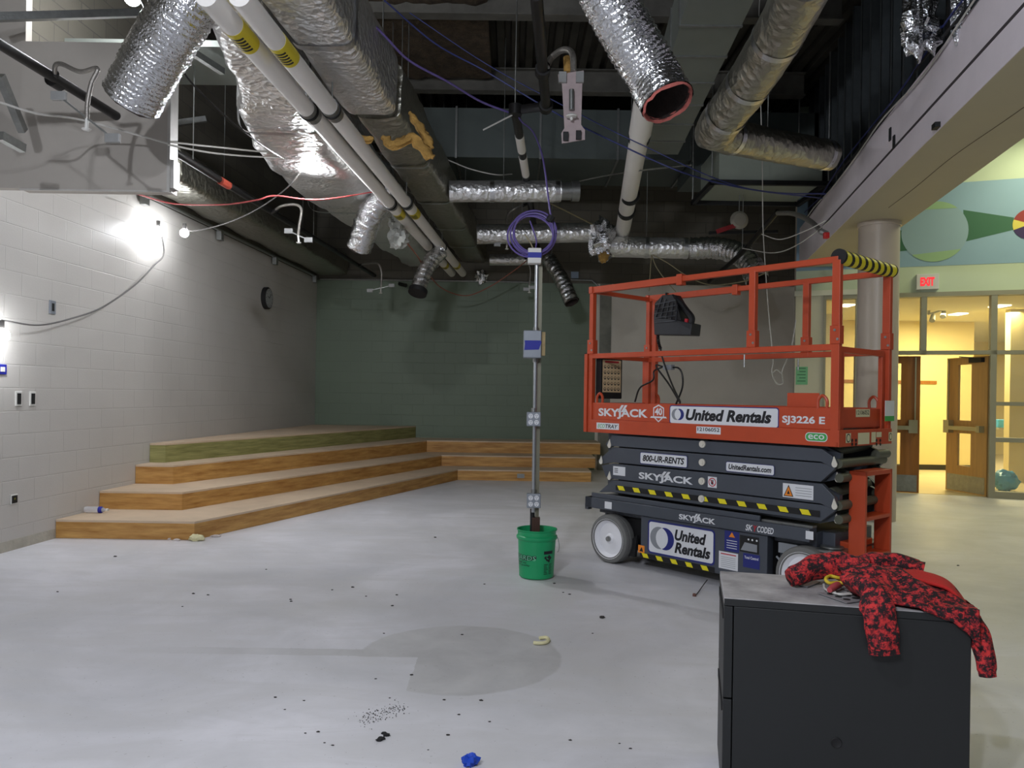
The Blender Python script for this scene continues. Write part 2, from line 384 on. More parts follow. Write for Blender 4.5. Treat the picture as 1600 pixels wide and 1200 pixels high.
# header on the right: deep beam between the room and the lobby
HX = lambda y: 2.99 + .2 * (y - 4.58)
HZ, HT, HW = 3.5, 4.12, .72
Y0h, Y1h = 1.2, 12.32
mb = MB()
mb.prism([(HX(Y0h), Y0h, HZ), (HX(Y1h), Y1h, HZ), (HX(Y1h) + HW, Y1h, HZ), (HX(Y0h) + HW, Y0h, HZ)], (0, 0, HT - HZ))
structure(mb.build('wall_header', mat('header_drywall', rgb(188, 180, 156), .75, 0, .03, 1.6, .04, 25), smooth=0))
mb = MB(); q = .006
mb.prism([(HX(Y0h) - q, Y0h, HZ + .001), (HX(Y1h) - q, Y1h, HZ + .001), (HX(Y1h), Y1h, HZ + .001), (HX(Y0h), Y0h, HZ + .001)], (0, 0, HT - HZ))
structure(mb.build('wall_header_face', mat('raw_drywall', rgb(232, 224, 230), .75, 0, .06, 1.6, .06, 25), smooth=0))
mb = MB(); o = .18
mb.prism([(HX(Y0h) + o, Y0h, HT), (HX(Y1h) + o, Y1h, HT), (HX(Y1h) + o + .5, Y1h, HT), (HX(Y0h) + o + .5, Y0h, HT)], (0, 0, 1.95))
structure(mb.build('wall_header_upper', mat('dark_sheathing', rgb(40, 40, 40), .9), smooth=0))
mb = MB()       # shadow-gap reveal along the face
mb.bar((HX(3) - .008, 3, HZ + .245), (HX(10.6) - .008, 10.6, HZ + .245), .006, .022)
structure(mb.build('trim_3', mat('reveal', rgb(70, 64, 66), .8), smooth=0))
mb = MB()       # crack line in the soffit drywall
mb.tube(cm([(HX(y) + w, y, HZ - .001) for y, w in ((4.2, .5), (5.6, .42), (6.6, .34), (7.6, .33), (8.4, .30))], 6), .004, 4)
structure(mb.build('trim_4', mat('crack', rgb(120, 108, 92), .9), smooth=0))
# studs above the header
M_stud = mat('stud_steel', rgb(84, 90, 92), .5, .5, .2, 5)
y = 4.7
while y < 12.2:
    x = HX(y) + .06
    mb = MB(); mb.bx(x, x + .09, y, y + .004, HT, 6.04); mb.bx(x, x + .004, y, y + .04, HT, 6.04); mb.bx(x + .086, x + .09, y, y + .04, HT, 6.04)
    tag(mb.build('metal_stud', M_stud, smooth=0), 'bare metal wall stud standing in the dark frame above the white header', 'stud', 'metal studs above the header'); y += .4
# column
cx, cy = P(1370, 600, 9.15).x, 9.15
mb = MB(); mb.lathe([(.225, 0), (.225, HZ - .05), (.24, HZ - .05), (.24, HZ)], (cx, cy, 0), 48)
structure(mb.build('column', mat('column_paint', rgb(192, 180, 166), .38, 0, .04, 2), smooth=50))

# ---------------------------------------------------------------- storefront wall and lobby
FS = Matrix.Translation((S0.x, S0.y, 0)) @ Matrix.Rotation(-SA, 4, 'Z')
def sfn(off=0.0): return lambda s, z: FS @ Vector((s, -off, z))
M_frame = mat('frame_taupe', rgb(150, 146, 126), .5, 0, .04, 5)
s_ = lambda px, py=560: Sp(px, py)[0]
z_ = lambda px, py: Sp(px, py)[1]
sL, sP, sR = s_(1242, 560), s_(1287), 5.0
zH = z_(1450, 457); zF = z_(1450, 464)
mb = MB()
def sbox(mb, s0, s1, y0, y1, z0, z1):
    vs = [FS @ Vector((a, b, c)) for a in (s0, s1) for b in (y0, y1) for c in (z0, z1)]
    mb.add(vs, [(0, 1, 3, 2), (4, 6, 7, 5), (0, 4, 5, 1), (2, 3, 7, 6), (0, 2, 6, 4), (1, 5, 7, 3)])
sbox(mb, sL, sR, 0, .2, zH, 6.05)
structure(mb.build('wall_lobby', mat('lobby_green', rgb(196, 208, 182), .6, 0, .03, 2), smooth=0))
mb = MB(); sbox(mb, sL, sP, 0, .2, 0, zH)
structure(mb.build('wall_pilaster', mat('pilaster_cream', rgb(204, 200, 178), .6, 0, .03, 2), smooth=0))
mb = MB(); mb.prism([FS @ Vector((sL, .02, 0)), FS @ Vector((sL, .2, 0)), Vector((5.9, YG + .1, 0)), Vector((5.4, YG + .1, 0))], (0, 0, 6.05))
structure(mb.build('wall_return', M_greywall, smooth=0))
mb = MB(); sbox(mb, sL - .02, s_(1338), -.05, 0, z_(1290, 462), z_(1290, 454))
structure(mb.build('trim_5', mat('cap_white', rgb(212, 212, 196), .5), smooth=0))
# painted mural band
mb = MB(); f = sfn(.003)
zb0, zb1 = z_(1450, 416), z_(1560, 281)
mb.k = 0; poly(mb, f, [(sL, zb0), (sR, zb0), (sR, zb1), (sL, zb1)])
f = sfn(.005); mb.k = 1
a, b = Sp(1505, 328), Sp(1506, 378); tipu, tipd = Sp(1584, 340), Sp(1584, 359)
poly(mb, f, [a, b, tipd, tipu])
a, b = Sp(1424, 391), Sp(1412, 362); poly(mb, f, [(s_(1380), z_(1380, 395)), a, b, (s_(1380), z_(1380, 350))])
f = sfn(.007); c0 = Sp(1460, 362); rx = (s_(1513, 362) - s_(1408, 362)) / 2; rz = (z_(1460, 309) - z_(1460, 403)) / 2 
mb.k = 2; poly(mb, f, ell(c0[0], c0[1], rx, rz, 48))
f = sfn(.009); mb.k = 3
poly(mb, f, ell(c0[0], c0[1], rx, rz, 24, 48, 132)); poly(mb, f, ell(c0[0], c0[1], rx, rz, 24, 228, 322))
c1 = Sp(1610, 350); r1 = s_(1610, 350) - s_(1582, 350); n = 9
for k, (a0, a1) in enumerate(((160, 200), (105, 160), (200, 255), (-20, 20), (20, 105), (255, 340))):
    mb.k = (4, 5, 6, 4, 7, 5)[k]; poly(mb, f, [c1] + ell(c1[0], c1[1], r1, r1, n, a0, a1))
structure(mb.build('wall_mural', [mat('mural_blue', rgb(142, 172, 194), .6, 0, .03, 1.5), mat('mural_green', rgb(54, 104, 78), .6), mat('mural_pale', rgb(146, 172, 186), .6),
    mat('mural_lime', rgb(152, 184, 142), .6), mat('mural_yellow', rgb(222, 204, 90), .6), mat('mural_red', rgb(150, 44, 42), .6), mat('mural_purple', rgb(52, 30, 86), .6), mat('mural_teal', rgb(60, 130, 130), .6)], smooth=0))
# storefront frame, one glazed light per pane
zT0, zT1 = z_(1450, 554), z_(1450, 548)
zb_ = .10
M_glass = mat('pane_glass', rgb(225, 235, 225), .04, 0, alpha=.10, spec=.6)
verts_ = [(s_(1286), s_(1290)), (s_(1336), s_(1341)), (s_(1438), s_(1447)), (s_(1547), s_(1557)), (s_(1650), s_(1660)), (s_(1760), s_(1770))]
frame = MB()
for i, (a, b) in enumerate(verts_):
    sbox(frame, a, b, -.03, .12, (zT0 if i == 2 else 0), zF)
sbox(frame, verts_[0][0], verts_[-1][1], -.035, .125, zF, zH)
sbox(frame, verts_[0][1], verts_[-1][0], -.03, .12, zT0, zT1)
zm = [(z_(1570, 634), z_(1570, 628)), (z_(1570, 691), z_(1570, 684))]
for a, b in zm: sbox(frame, verts_[3][1], verts_[-1][0], -.03, .12, a, b)
zz = z_(1300, 690); sbox(frame, verts_[0][1], verts_[1][0], -.03, .12, z_(1310, 736), z_(1310, 728))
sbox(frame, verts_[3][1], verts_[-1][0], -.03, .12, 0, zb_); sbox(frame, verts_[0][1], verts_[1][0], -.03, .12, 0, zb_)
fr = thing('window_1', FS @ Vector((-.5, 0, 0)), None, None); fr['kind'] = 'structure'
frame.build('window_frame', M_frame, fr, smooth=0)
def pane(a, b, z0, z1):
    m = MB(); sbox(m, a, b, .04, .048, z0, z1); m.build('pane', M_glass, fr, smooth=0)
for i in range(5):
    pane(verts_[i][1], verts_[i + 1][0], zT1, zF)
for i in (3, 4):
    for z0, z1 in ((zb_, zm[1][0]), (zm[1][1], zm[0][0]), (zm[0][1], zT0)): pane(verts_[i][1], verts_[i + 1][0], z0, z1)
pane(verts_[0][1], verts_[1][0], zb_, z_(1310, 736)); pane(verts_[0][1], verts_[1][0], z_(1310, 728), zT0)
# the two door leaves
M_wood = mat('door_wood', rgb(150, 96, 40), .45, 0, .18, 3, stretch=(8, 8, .6))
M_wood_d = mat('door_wood_pale', rgb(188, 146, 84), .45, 0, .12, 3, stretch=(8, 8, .6))
def leaf(name, hinge_s, width, ang, sign, m):
    h = FS @ Vector((hinge_s, .05, 0)); t = thing(name, h, None, None, rz=-SA + ang); t['kind'] = 'structure'
    H = zT0 - .02; x = lambda v: sign * v
    lites = [(.74, 1.12, .09, .27) , ]
    la, lb = width * .38, width * .72      # vision lites beside the latch stile
    d = MB(); z1a, z1b, z2a, z2b = .42, .92, 1.12, 1.98
    for x0, x1, z0, z1 in ((0, la, .012, H), (lb, width, .012, H), (la, lb, .012, z1a), (la, lb, z1b, z2a), (la, lb, z2b, H)):
        d.bx(x(x0), x(x1), 0, .045, z0, z1)
    d.build('door_panel', m, t, world=False, smooth=0)
    g = MB(); g.bx(x(la), x(lb), .018, .024, z1a, z1b); g.build('vision_glass', M_glass, t, world=False, smooth=0)
    g = MB(); g.bx(x(la), x(lb), .018, .024, z2a, z2b); g.build('vision_glass', M_glass, t, world=False, smooth=0)
    k = MB(); k.bx(x(.03), x(width - .03), -.003, 0, .03, .28); k.build('kick_plate', M_metal, t, world=False, smooth=0)
    p = MB(); p.bar((x(.08), -.07, 1.0), (x(width - .08), -.07, 1.0), .05, .06); p.bx(x(width - .16), x(width - .04), -.09, 0, .92, 1.12); p.bx(x(.05), x(.12), -.09, 0, .95, 1.05)
    p.bar((x(width - .07), -.03, 1.1), (x(width - .07), -.03, H - .02), .02, .02)
    p.build('panic_bar', mat('bar_metal', rgb(176, 170, 140), .35, .7), t, world=False, smooth=0)
    c = MB(); c.bx(x(.06), x(.32), -.06, 0, H - .09, H - .02); c.bar((x(.2), -.08, H - .02), (x(.55), -.03, H + .01), .02, .015); c.build('door_closer', M_dark, t, world=False, smooth=0)
    return t
sD0, sD1 = s_(1438), s_(1546)
leaf('door_1', s_(1438, 660) - .93, .93, 0, 1, M_wood)
leaf('door_2', sD1 - .01, .86, math.radians(-62), -1, M_wood_d)
# corridor beyond
M_yel = mat('corridor_paint', rgb(226, 208, 150), .7, 0, .03, 1)
YB = 15.9
mb = MB(); mb.bx(5.95, P(1521, 600, YB).x, YB, YB + .15, 0, 3.05); structure(mb.build('wall_corridor', M_yel, smooth=0))
mb = MB(); mb.bx(5.95, P(1521, 600, YB).x, YB - .012, YB, 0, .11); structure(mb.build('baseboard_corridor', mat('base_black', rgb(40, 38, 34), .6), smooth=0))
mb = MB(); mb.bx(5.95, P(1463, 600, YB).x, YB - .02, YB, P(1450, 600, YB).z, P(1450, 595, YB).z); structure(mb.build('trim_6', M_wood, smooth=0))
mb = MB(); mb.bx(8, 19, 21, 21.15, 0, 3.05); structure(mb.build('wall_corridor_far', M_yel, smooth=0))
mb = MB(); mb.bx(P(1578, 600, 13.6).x, 16, 13.6, 13.75, 0, 3.05); structure(mb.build('wall_corridor_right', M_yel, smooth=0))
mb = MB(); mb.prism([FS @ Vector((sL, .21, 3.05)), FS @ Vector((9, .21, 3.05)), Vector((19, 21, 3.05)), Vector((9.2, 21, 3.05)), Vector((6.05, 15.2, 3.05))], (0, 0, .1))
structure(mb.build('ceiling_corridor', mat('tile_white', rgb(224, 216, 180), .8, 0, .03, 2), smooth=0))
mb = MB(); mb.prism([FS @ Vector((sL, .1, .001)), FS @ Vector((9, .1, .001)), Vector((19, 21, .001)), Vector((9.2, 21, .001)), Vector((6.05, 15.2, .001))], (0, 0, .003))
structure(mb.build('floor_corridor', mat('corridor_tile', rgb(206, 190, 150), .35, 0, .06, 3), smooth=0))
mb = MB()
mb.prism([(HX(-1) + .72, -1, 5.6), (16, -1, 5.6), (16, 8, 5.6), tuple(FS @ Vector((sL + .3, -.01, 5.6)))], (0, 0, .1))
structure(mb.build('ceiling_lobby', mat('lobby_ceiling', rgb(220, 222, 205), .8), smooth=0))
# ================================================================ seating tiers
M_ply = mat('riser_plywood', rgb(154, 104, 44), .55, 0, stretch=(.9, .9, 9), vscale=2.6, col2=rgb(214, 168, 98))
M_plygreen = mat('riser_treated', rgb(112, 112, 60), .6, 0, stretch=(.9, .9, 13), vscale=2.6, col2=rgb(168, 164, 106))
M_tread = mat('tread_subfloor', rgb(204, 182, 156), .7, 0, .10, 2.4, .08, 30)
ZT = [.175, .36, .57, .79]
TL = [(304, 815), (285, 769), (271, 727), (259, 693)]        # near corner of each tread
TI = [(715, 733.5), (690, 711), (667, 688)]                  # inner corner by the green wall
TR = [(924, 737), (933, 716.5), (938, 692)]                  # right-hand end
for k in range(4):
    z0 = 0 if k == 0 else ZT[k - 1]; z1 = ZT[k]
    a = Zp(*TL[k], z1); w = WF(a.y, 0, .004); tt = .02
    lab = ['longest and lowest wooden seating tier, resting on the floor', 'second wooden seating tier from the floor', 'third wooden seating tier from the floor, below the green-stained one',
           'short topmost seating tier with green-stained riser against the white wall'][k]
    t = thing('seating_tier', (a.x, a.y, 0), lab, 'seating tier', 'stepped wooden seating tiers')
    yb = YG - .004
    if k < 3:
        i = Zp(*TI[k], z1); r = Zp(*TR[k], z1)
        outline = [(w.x, w.y), (a.x, a.y), (i.x, i.y), (r.x, i.y), (r.x, yb), (WF(yb, 0, .004).x, yb)]
    else:
        i = Zp(645.7, 667, z1)
        outline = [(w.x, w.y), (a.x, a.y), (i.x, yb), (WF(yb, 0, .004).x, yb)]
    if k == 0: zb = .002
    else: zb = z0 + .001
    m = MB(); m.prism([(x, y, z1 - tt) for x, y in outline], (0, 0, tt)); m.build('tread', M_tread, t, smooth=0)
    mt = M_plygreen if k == 3 else M_ply
    edges = [(0, 1), (1, 2)] + ([(2, 3), (3, 4)] if k < 3 else [])
    for e0, e1 in edges:
        p, q = Vector((*outline[e0], 0)), Vector((*outline[e1], 0)); d = (q - p).normalized(); nrm = Vector((d.y, -d.x, 0))
        p2, q2 = p + d * .004 - nrm * .024, q - d * .004 - nrm * .024
        s = MB(); s.prism([p - nrm * .003 + Vector((0, 0, zb)), q - nrm * .003 + Vector((0, 0, zb)), q2 + Vector((0, 0, zb)), p2 + Vector((0, 0, zb))], (0, 0, z1 - tt - zb - .001))
        s.build('riser_board', mt, t, smooth=0)
    if k == 0:
        s = MB(); u = Zp(814, 747, .08); s.bx(u.x - .06, u.x + .06, i.y - .006, i.y - .002 + .003, .05, .12); s.build('floor_box_plate', M_metal, t, smooth=0)

# ================================================================ scissor lift
LA = math.radians(48.5); LO = Vector((1.69, 6.15, 0))
FLT = Matrix.Translation(LO) @ Matrix.Rotation(-LA, 4, 'Z')
lift = thing('scissor_lift', LO, 'orange and dark grey scissor lift parked beside the green bucket', 'scissor lift', None, -LA)
def Lp(px, py, yl=-.40):           # pixel on the lift plane y = yl -> local (x, z)
    u, v = un(px, py); d = FLT.to_3x3().inverted() @ Vector((u, 1, -v)); o = FLT.inverted() @ Vector((0, 0, EYE))
    t = (yl - o.y) / d.y; return o.x + d.x * t, o.z + d.z * t
def Le(px, py, xl=1.12):           # pixel on the end plane x = xl -> local (y, z)
    u, v = un(px, py); d = FLT.to_3x3().inverted() @ Vector((u, 1, -v)); o = FLT.inverted() @ Vector((0, 0, EYE))
    t = (xl - o.x) / d.x; return o.y + d.y * t, o.z + d.z * t
M_or = mat('lift_orange', rgb(190, 72, 36), .42, 0, .07, 5)
M_gr = mat('lift_grey', rgb(74, 79, 88), .45, .1, .06, 4)
M_gr2 = mat('lift_grey_green', rgb(92, 94, 80), .5, .1, .08, 6)
M_lk = mat('lift_black', rgb(20, 20, 22), .7)
M_pin = mat('pin_white', rgb(214, 210, 198), .45)
M_yl = mat('hazard_yellow', rgb(236, 222, 30), .5)
M_wh = mat('decal_white', rgb(224, 226, 230), .4)
M_bk = mat('decal_black', rgb(20, 20, 28), .45)
M_nv = mat('decal_navy', rgb(34, 42, 120), .45)
M_dg = mat('decal_grey', rgb(140, 144, 150), .45)
M_rd = mat('decal_red', rgb(190, 30, 46), .45)
M_gn = mat('decal_green', rgb(70, 170, 84), .45)
M_oj = mat('decal_orange', rgb(240, 140, 40), .45)
M_tan = mat('decal_tan', rgb(214, 190, 150), .5)
M_pale = mat('decal_pale', rgb(216, 210, 176), .5)
M_rub = mat('tyre_rubber', rgb(112, 112, 110), .75, 0, .12, 7)
M_rim = mat('rim_white', rgb(240, 240, 244), .4)
B = lambda m, n, ma, p=None, **k: m.build(n, ma, p or lift, world=False, **k)
side = lambda yo: (lambda x, z: Vector((x, yo, z)))
ends = lambda xo: (lambda y, z: Vector((xo, y, z)))
def boxpx(x0, y0, x1, y1, yl=-.40):
    a, b = Lp(x0, (y0 + y1) / 2, yl), Lp(x1, (y0 + y1) / 2, yl); mx = (x0 + x1) / 2
    return a[0], b[0], Lp(mx, y1, yl)[1], Lp(mx, y0, yl)[1]
# --- chassis
ch = MB(); ch.bx(-1.12, .93, -.40, -.30, .445, .535); ch.bx(-1.12, .93, .30, .40, .445, .535)
ch.bx(-1.12, -1.04, -.40, .40, .445, .535); ch.bx(-1.04, .93, -.30, .30, .40, .50); ch.bx(-1.06, .55, -.385, -.365, .535, .575); ch.bx(-1.06, .55, .365, .385, .535, .575)
ch.bx(-1.15, -1.11, -.37, -.32, .42, .47); ch.bx(.93, 1.02, -.22, .34, .25, .50)
ch.bx(-1.05, 1.0, -.22, .22, .12, .42)
chs = B(ch, 'chassis', M_gr, bevel=.004, smooth=30)
x0, x1, z0, z1 = boxpx(998, 820, 1196, 880)
m = MB(); m.bx(x0, x1, -.375, -.22, .10, .44); m.cut(); m.bx(x0, x1, .22, .375, .10, .44)
tray = B(m, 'side_tray', M_gr, bevel=.004)
def decal(name, mats, fn_build, parent):
    m = MB(); fn_build(m); return m.build(name, mats, parent, world=False, smooth=0)
def skyjack(yo, x0, x1, z0, z1):
    def f(m):
        fn = side(yo); w, h = x1 - x0, z1 - z0
        put_text(m, 'SKYJACK', fn, x0, x1, z0, z0 + h * .74, bold=.034)
        for dx in (.40, .47): poly(m, fn, [(x0 + w * dx, z0 + h * .5), (x0 + w * (dx + .05), z0 + h * .5), (x0 + w * (dx + .13), z1), (x0 + w * (dx + .08), z1)])
    return f
def logo(m, fn, cx, cz, r):
    m.k = 1; poly(m, fn, ell(cx - r * .33, cz, r, r, 32)); 
    fn2 = lambda x, z: fn(x, z) + (fn(0, 0) - fn(0, 0))
    m.k = 2; poly(m, lambda x, z: fn(x, z) + Vector((0, -.0006, 0)), ell(cx + r * .33, cz, r, r, 32))
    a = math.acos(.33); pts = [(cx - r * .33 + r * math.cos(t), cz + r * math.sin(t)) for t in [(-a + 2 * a * i / 12) for i in range(13)]]
    pts += [(cx + r * .33 + r * math.cos(t), cz + r * math.sin(t)) for t in [(math.pi - a + 2 * a * i / 12) for i in range(13)]]
    m.k = 0; poly(m, lambda x, z: fn(x, z) + Vector((0, -.0012, 0)), pts)
def plate(m, yo, b, r, border=True):
    x0, x1, z0, z1 = b
    m.k = 2; poly(m, side(yo), rrect(x0, x1, z0, z1, r))
    e = (z1 - z0) * .05; m.k = 0; poly(m, side(yo - .0005), rrect(x0 + e, x1 - e, z0 + e, z1 - e, r - e * .6))
    return side(yo - .001)
UM = [M_wh, M_dg, M_nv, M_bk]
def ur_big(m):
    b = boxpx(1012, 820, 1117, 874, -.378); x0, x1, z0, z1 = b; fn = plate(m, -.3775, b, .03); w, h = x1 - x0, z1 - z0
    logo(m, fn, x0 + w * .225, z0 + h * .5, h * .33)
    m.k = 3; put_text(m, 'United', fn, x0 + w * .42, x0 + w * .88, z0 + h * .52, z0 + h * .84, bold=.042, shear=.22)
    put_text(m, 'Rentals', fn, x0 + w * .42, x0 + w * .94, z0 + h * .15, z0 + h * .47, bold=.042, shear=.22)
decal('rental_decal', UM, ur_big, tray)
def stripes(yo, xa, xb, za, zb, n, zat=None):
    def f(m):
        m.k = 0; poly(m, side(yo), [(xa, za), (xb, za), (xb, zb), (xa, zb)])
        m.k = 1; w = (xb - xa) / n; h = zb - za
        for i in range(n):
            a = xa + w * (i + .1); poly(m, side(yo - .0006), [(a + h * .5, za + h * .1), (a + h * .5 + w * .40, za + h * .1), (a + w * .40, zb - h * .05), (a, zb - h * .05)])
    return f
x0, x1, _, _ = boxpx(997, 870, 1114, 890)
decal('hazard_tape', [M_lk, M_yl], stripes(-.3765, x0, x1, .102, .142, 5), tray)
x1 = boxpx(997, 870, 1196, 890)[1]
def small_labels(m):
    fn = side(-.3765)
    def rc(k, b, f=fn): m.k = k; poly(m, f, [(b[0], b[2]), (b[1], b[2]), (b[1], b[3]), (b[0], b[3])])
    f2 = side(-.377)
    b = boxpx(997, 852, 1007, 864, -.377); rc(2, b); w, h = b[1] - b[0], b[3] - b[2]; m.k = 4; poly(m, f2, [(b[0] + w * .2, b[2] + h * .2), (b[0] + w * .8, b[2] + h * .2), (b[0] + w * .55, b[2] + h * .8)])
    m.cut(); b = boxpx(1132, 830, 1155, 862, -.377); rc(1, b); w, h = b[1] - b[0], b[3] - b[2]; m.k = 2; poly(m, f2, [(b[0] + w * .3, b[2] + h * .7), (b[0] + w * .72, b[2] + h * .7), (b[0] + w * .5, b[2] + h * .95)])
    m.k = 0
    for i in range(4): poly(m, f2, [(b[0] + w * .15, b[2] + h * (.15 + i * .12)), (b[0] + w * .85, b[2] + h * (.15 + i * .12)), (b[0] + w * .85, b[2] + h * (.18 + i * .12)), (b[0] + w * .15, b[2] + h * (.18 + i * .12))])
    m.cut(); b = boxpx(1123, 863, 1153, 890, -.377); rc(0, b); w, h = b[1] - b[0], b[3] - b[2]; m.k = 5; poly(m, f2, [(b[0] + w * .1, b[2] + h * .84), (b[0] + w * .9, b[2] + h * .84), (b[0] + w * .9, b[2] + h * .9), (b[0] + w * .1, b[2] + h * .9)])
    m.k = 3
    for i in range(6): poly(m, f2, [(b[0] + w * .12, b[2] + h * (.12 + i * .11)), (b[0] + w * .88, b[2] + h * (.12 + i * .11)), (b[0] + w * .88, b[2] + h * (.145 + i * .11)), (b[0] + w * .12, b[2] + h * (.145 + i * .11))])
    m.cut(); b = boxpx(1161, 866, 1187, 888, -.377); rc(1, b); w, h = b[1] - b[0], b[3] - b[2]; m.k = 0; put_text(m, 'Total Control', f2, b[0] + w * .08, b[1] - w * .08, b[2] + h * .62, b[2] + h * .82, bold=.02)
    m.cut(); m.k = 4; rcb = boxpx(1156, 838, 1186, 864, -.377); rc(4, rcb)
    m.k = 3; w, h = rcb[1] - rcb[0], rcb[3] - rcb[2]; poly(m, f2, [(rcb[0] + w * .05, rcb[2] + h * .1), (rcb[1] - w * .1, rcb[2] + h * .1), (rcb[1] - w * .1, rcb[2] + h * .55), (rcb[0] + w * .25, rcb[2] + h * .6)])
    for dx in (.45, .65, .88): m.k = 0; poly(m, f2, ell(rcb[0] + w * dx, rcb[2] + h * .8, w * .05, h * .06, 10))
decal('notice_decal', [M_wh, M_nv, M_oj, M_dg, M_lk, M_rd], small_labels, tray)
b = boxpx(1061, 803, 1118, 818); decal('lettering', M_wh, skyjack(-.4015, *b), chs)
def skycoded(m):
    b = boxpx(1165, 822, 1209, 832); w = b[1] - b[0]; fn = side(-.4015)
    m.k = 0; put_text(m, 'SK', fn, b[0], b[0] + w * .26, b[2], b[3], bold=.025, shear=.2); put_text(m, 'CODED', fn, b[0] + w * .42, b[1], b[2], b[3], bold=.025, shear=.2)
    m.k = 1; put_text(m, 'Y', fn, b[0] + w * .28, b[0] + w * .42, b[2], b[3], bold=.025, shear=.2)
    m.k = 0
    for q in ((945, 784, 956, 795), (1259, 830, 1271, 843)): m.cut(); b = boxpx(*q); poly(m, fn, [(b[0], b[2]), (b[1], b[2]), (b[1], b[3]), (b[0], b[3])])
decal('lettering', [M_wh, M_rd], skycoded, chs)
m = MB(); y0 = -.34
poly(m, lambda x, y: Vector((x, y, .5005)), [(.93, -.3), (1.08, -.3), (1.08, -.1), (.93, -.1)]); m.v = []; m.f = []; m.m = []
m.bx(.55, .93, -.36, -.30, .535, .55); m.bx(.93, 1.10, -.36, .36, .385, .40); m.lathe([(.05, .401), (.075, .405), (.075, .415), (.05, .412)], (1.01, -.24, 0), 20)
B(m, 'step_plate', M_metal, smooth=30)
m = MB(); m.bx(x1 + .01, .62, -.32, -.20, .14, .43); m.cut(); m.bx(-1.0, -.62, -.25, .25, .12, .42); B(m, 'motor_housing', M_lk, smooth=0)
m = MB(); m.bx(x1 + .06, x1 + .2, -.335, -.315, .33, .40); m.cyl((x1 + .1, -.33, .2), (x1 + .3, -.33, .2), .035, 10); m.tube(cm([(x1 + .05, -.34, .3), (x1 + .15, -.35, .24), (x1 + .3, -.34, .3)], 5), .008, 6); B(m, 'valve_block', M_dg)
m = MB(); m.prism([(-.70, -.33, .08), (-.62, -.33, .08), (-.60, -.33, .26), (-.66, -.33, .22)], (0, .03, 0)); B(m, 'pothole_guard', M_lk, smooth=0)
# --- wheels
for wx, sy in ((-.85, -1), (.885, -1), (-.85, 1), (.885, 1)):
    m = MB(); yo = -.40 * 1; R = .205
    prof = [(.155, -.06), (.175, -.06), (.198, -.052), (R, -.035), (R, -.012), (R - .004, -.008), (R, -.004), (R, .035), (.198, .052), (.175, .06), (.155, .06), (.155, -.06)]
    m.lathe([(r, h * sy * -1) for r, h in prof], (wx, .345 * sy, .205), 40, 'Y', False); w = B(m, 'tyre', M_rub, smooth=40)
    m = MB(); prof = [(.0, .045), (.03, .045), (.045, .03), (.09, .028), (.135, .012), (.15, .05), (.168, .062), (.168, .05), (.155, .05), (.155, -.05)]
    m.lathe([(r, h * sy) for r, h in prof], (wx, .345 * sy, .205), 40, 'Y', False); B(m, 'wheel_rim', M_rim, smooth=40)
    m = MB(); m.lathe([(0, .065 * sy), (.02, .065 * sy), (.022, .06 * sy), (.022, .02 * sy)], (wx, .345 * sy, .205), 12, 'Y'); B(m, 'axle_nut', M_metal)
# --- scissor stack
ZC = [.635, .775, .915, 1.055]
PIX = {3: [(957, 680), (1250, 698.5), (1284, 701.5), (1303, 715), (1308, 724), (1301, 730), (1282, 721.5), (957, 697), (951, 700), (946, 694)],
       2: [(957, 699), (1282, 723.5), (1303, 728), (1304, 733), (1282, 753), (957, 722.5), (939, 725), (934, 719), (940, 714)],
       1: [(957, 724.5), (1284, 756), (1303, 776), (1308, 789), (1301, 796), (1282, 787), (957, 748), (951, 750), (946, 744), (940, 727)],
       0: [(957, 750), (1282, 789), (1303, 793), (1304, 799), (1282, 815), (957, 769), (935, 769)]}
CAPS = {3: ((951, 694), (1303, 723)), 2: ((938, 719.5), None), 1: ((951, 744), (1303, 789)), 0: (None, None)}
xpv = Lp(1096, 735, -.385)[0]
ZC = [Lp(1096, y, -.385)[1] for y in (779.5, 752, 722.5, 694)]
ARM = []
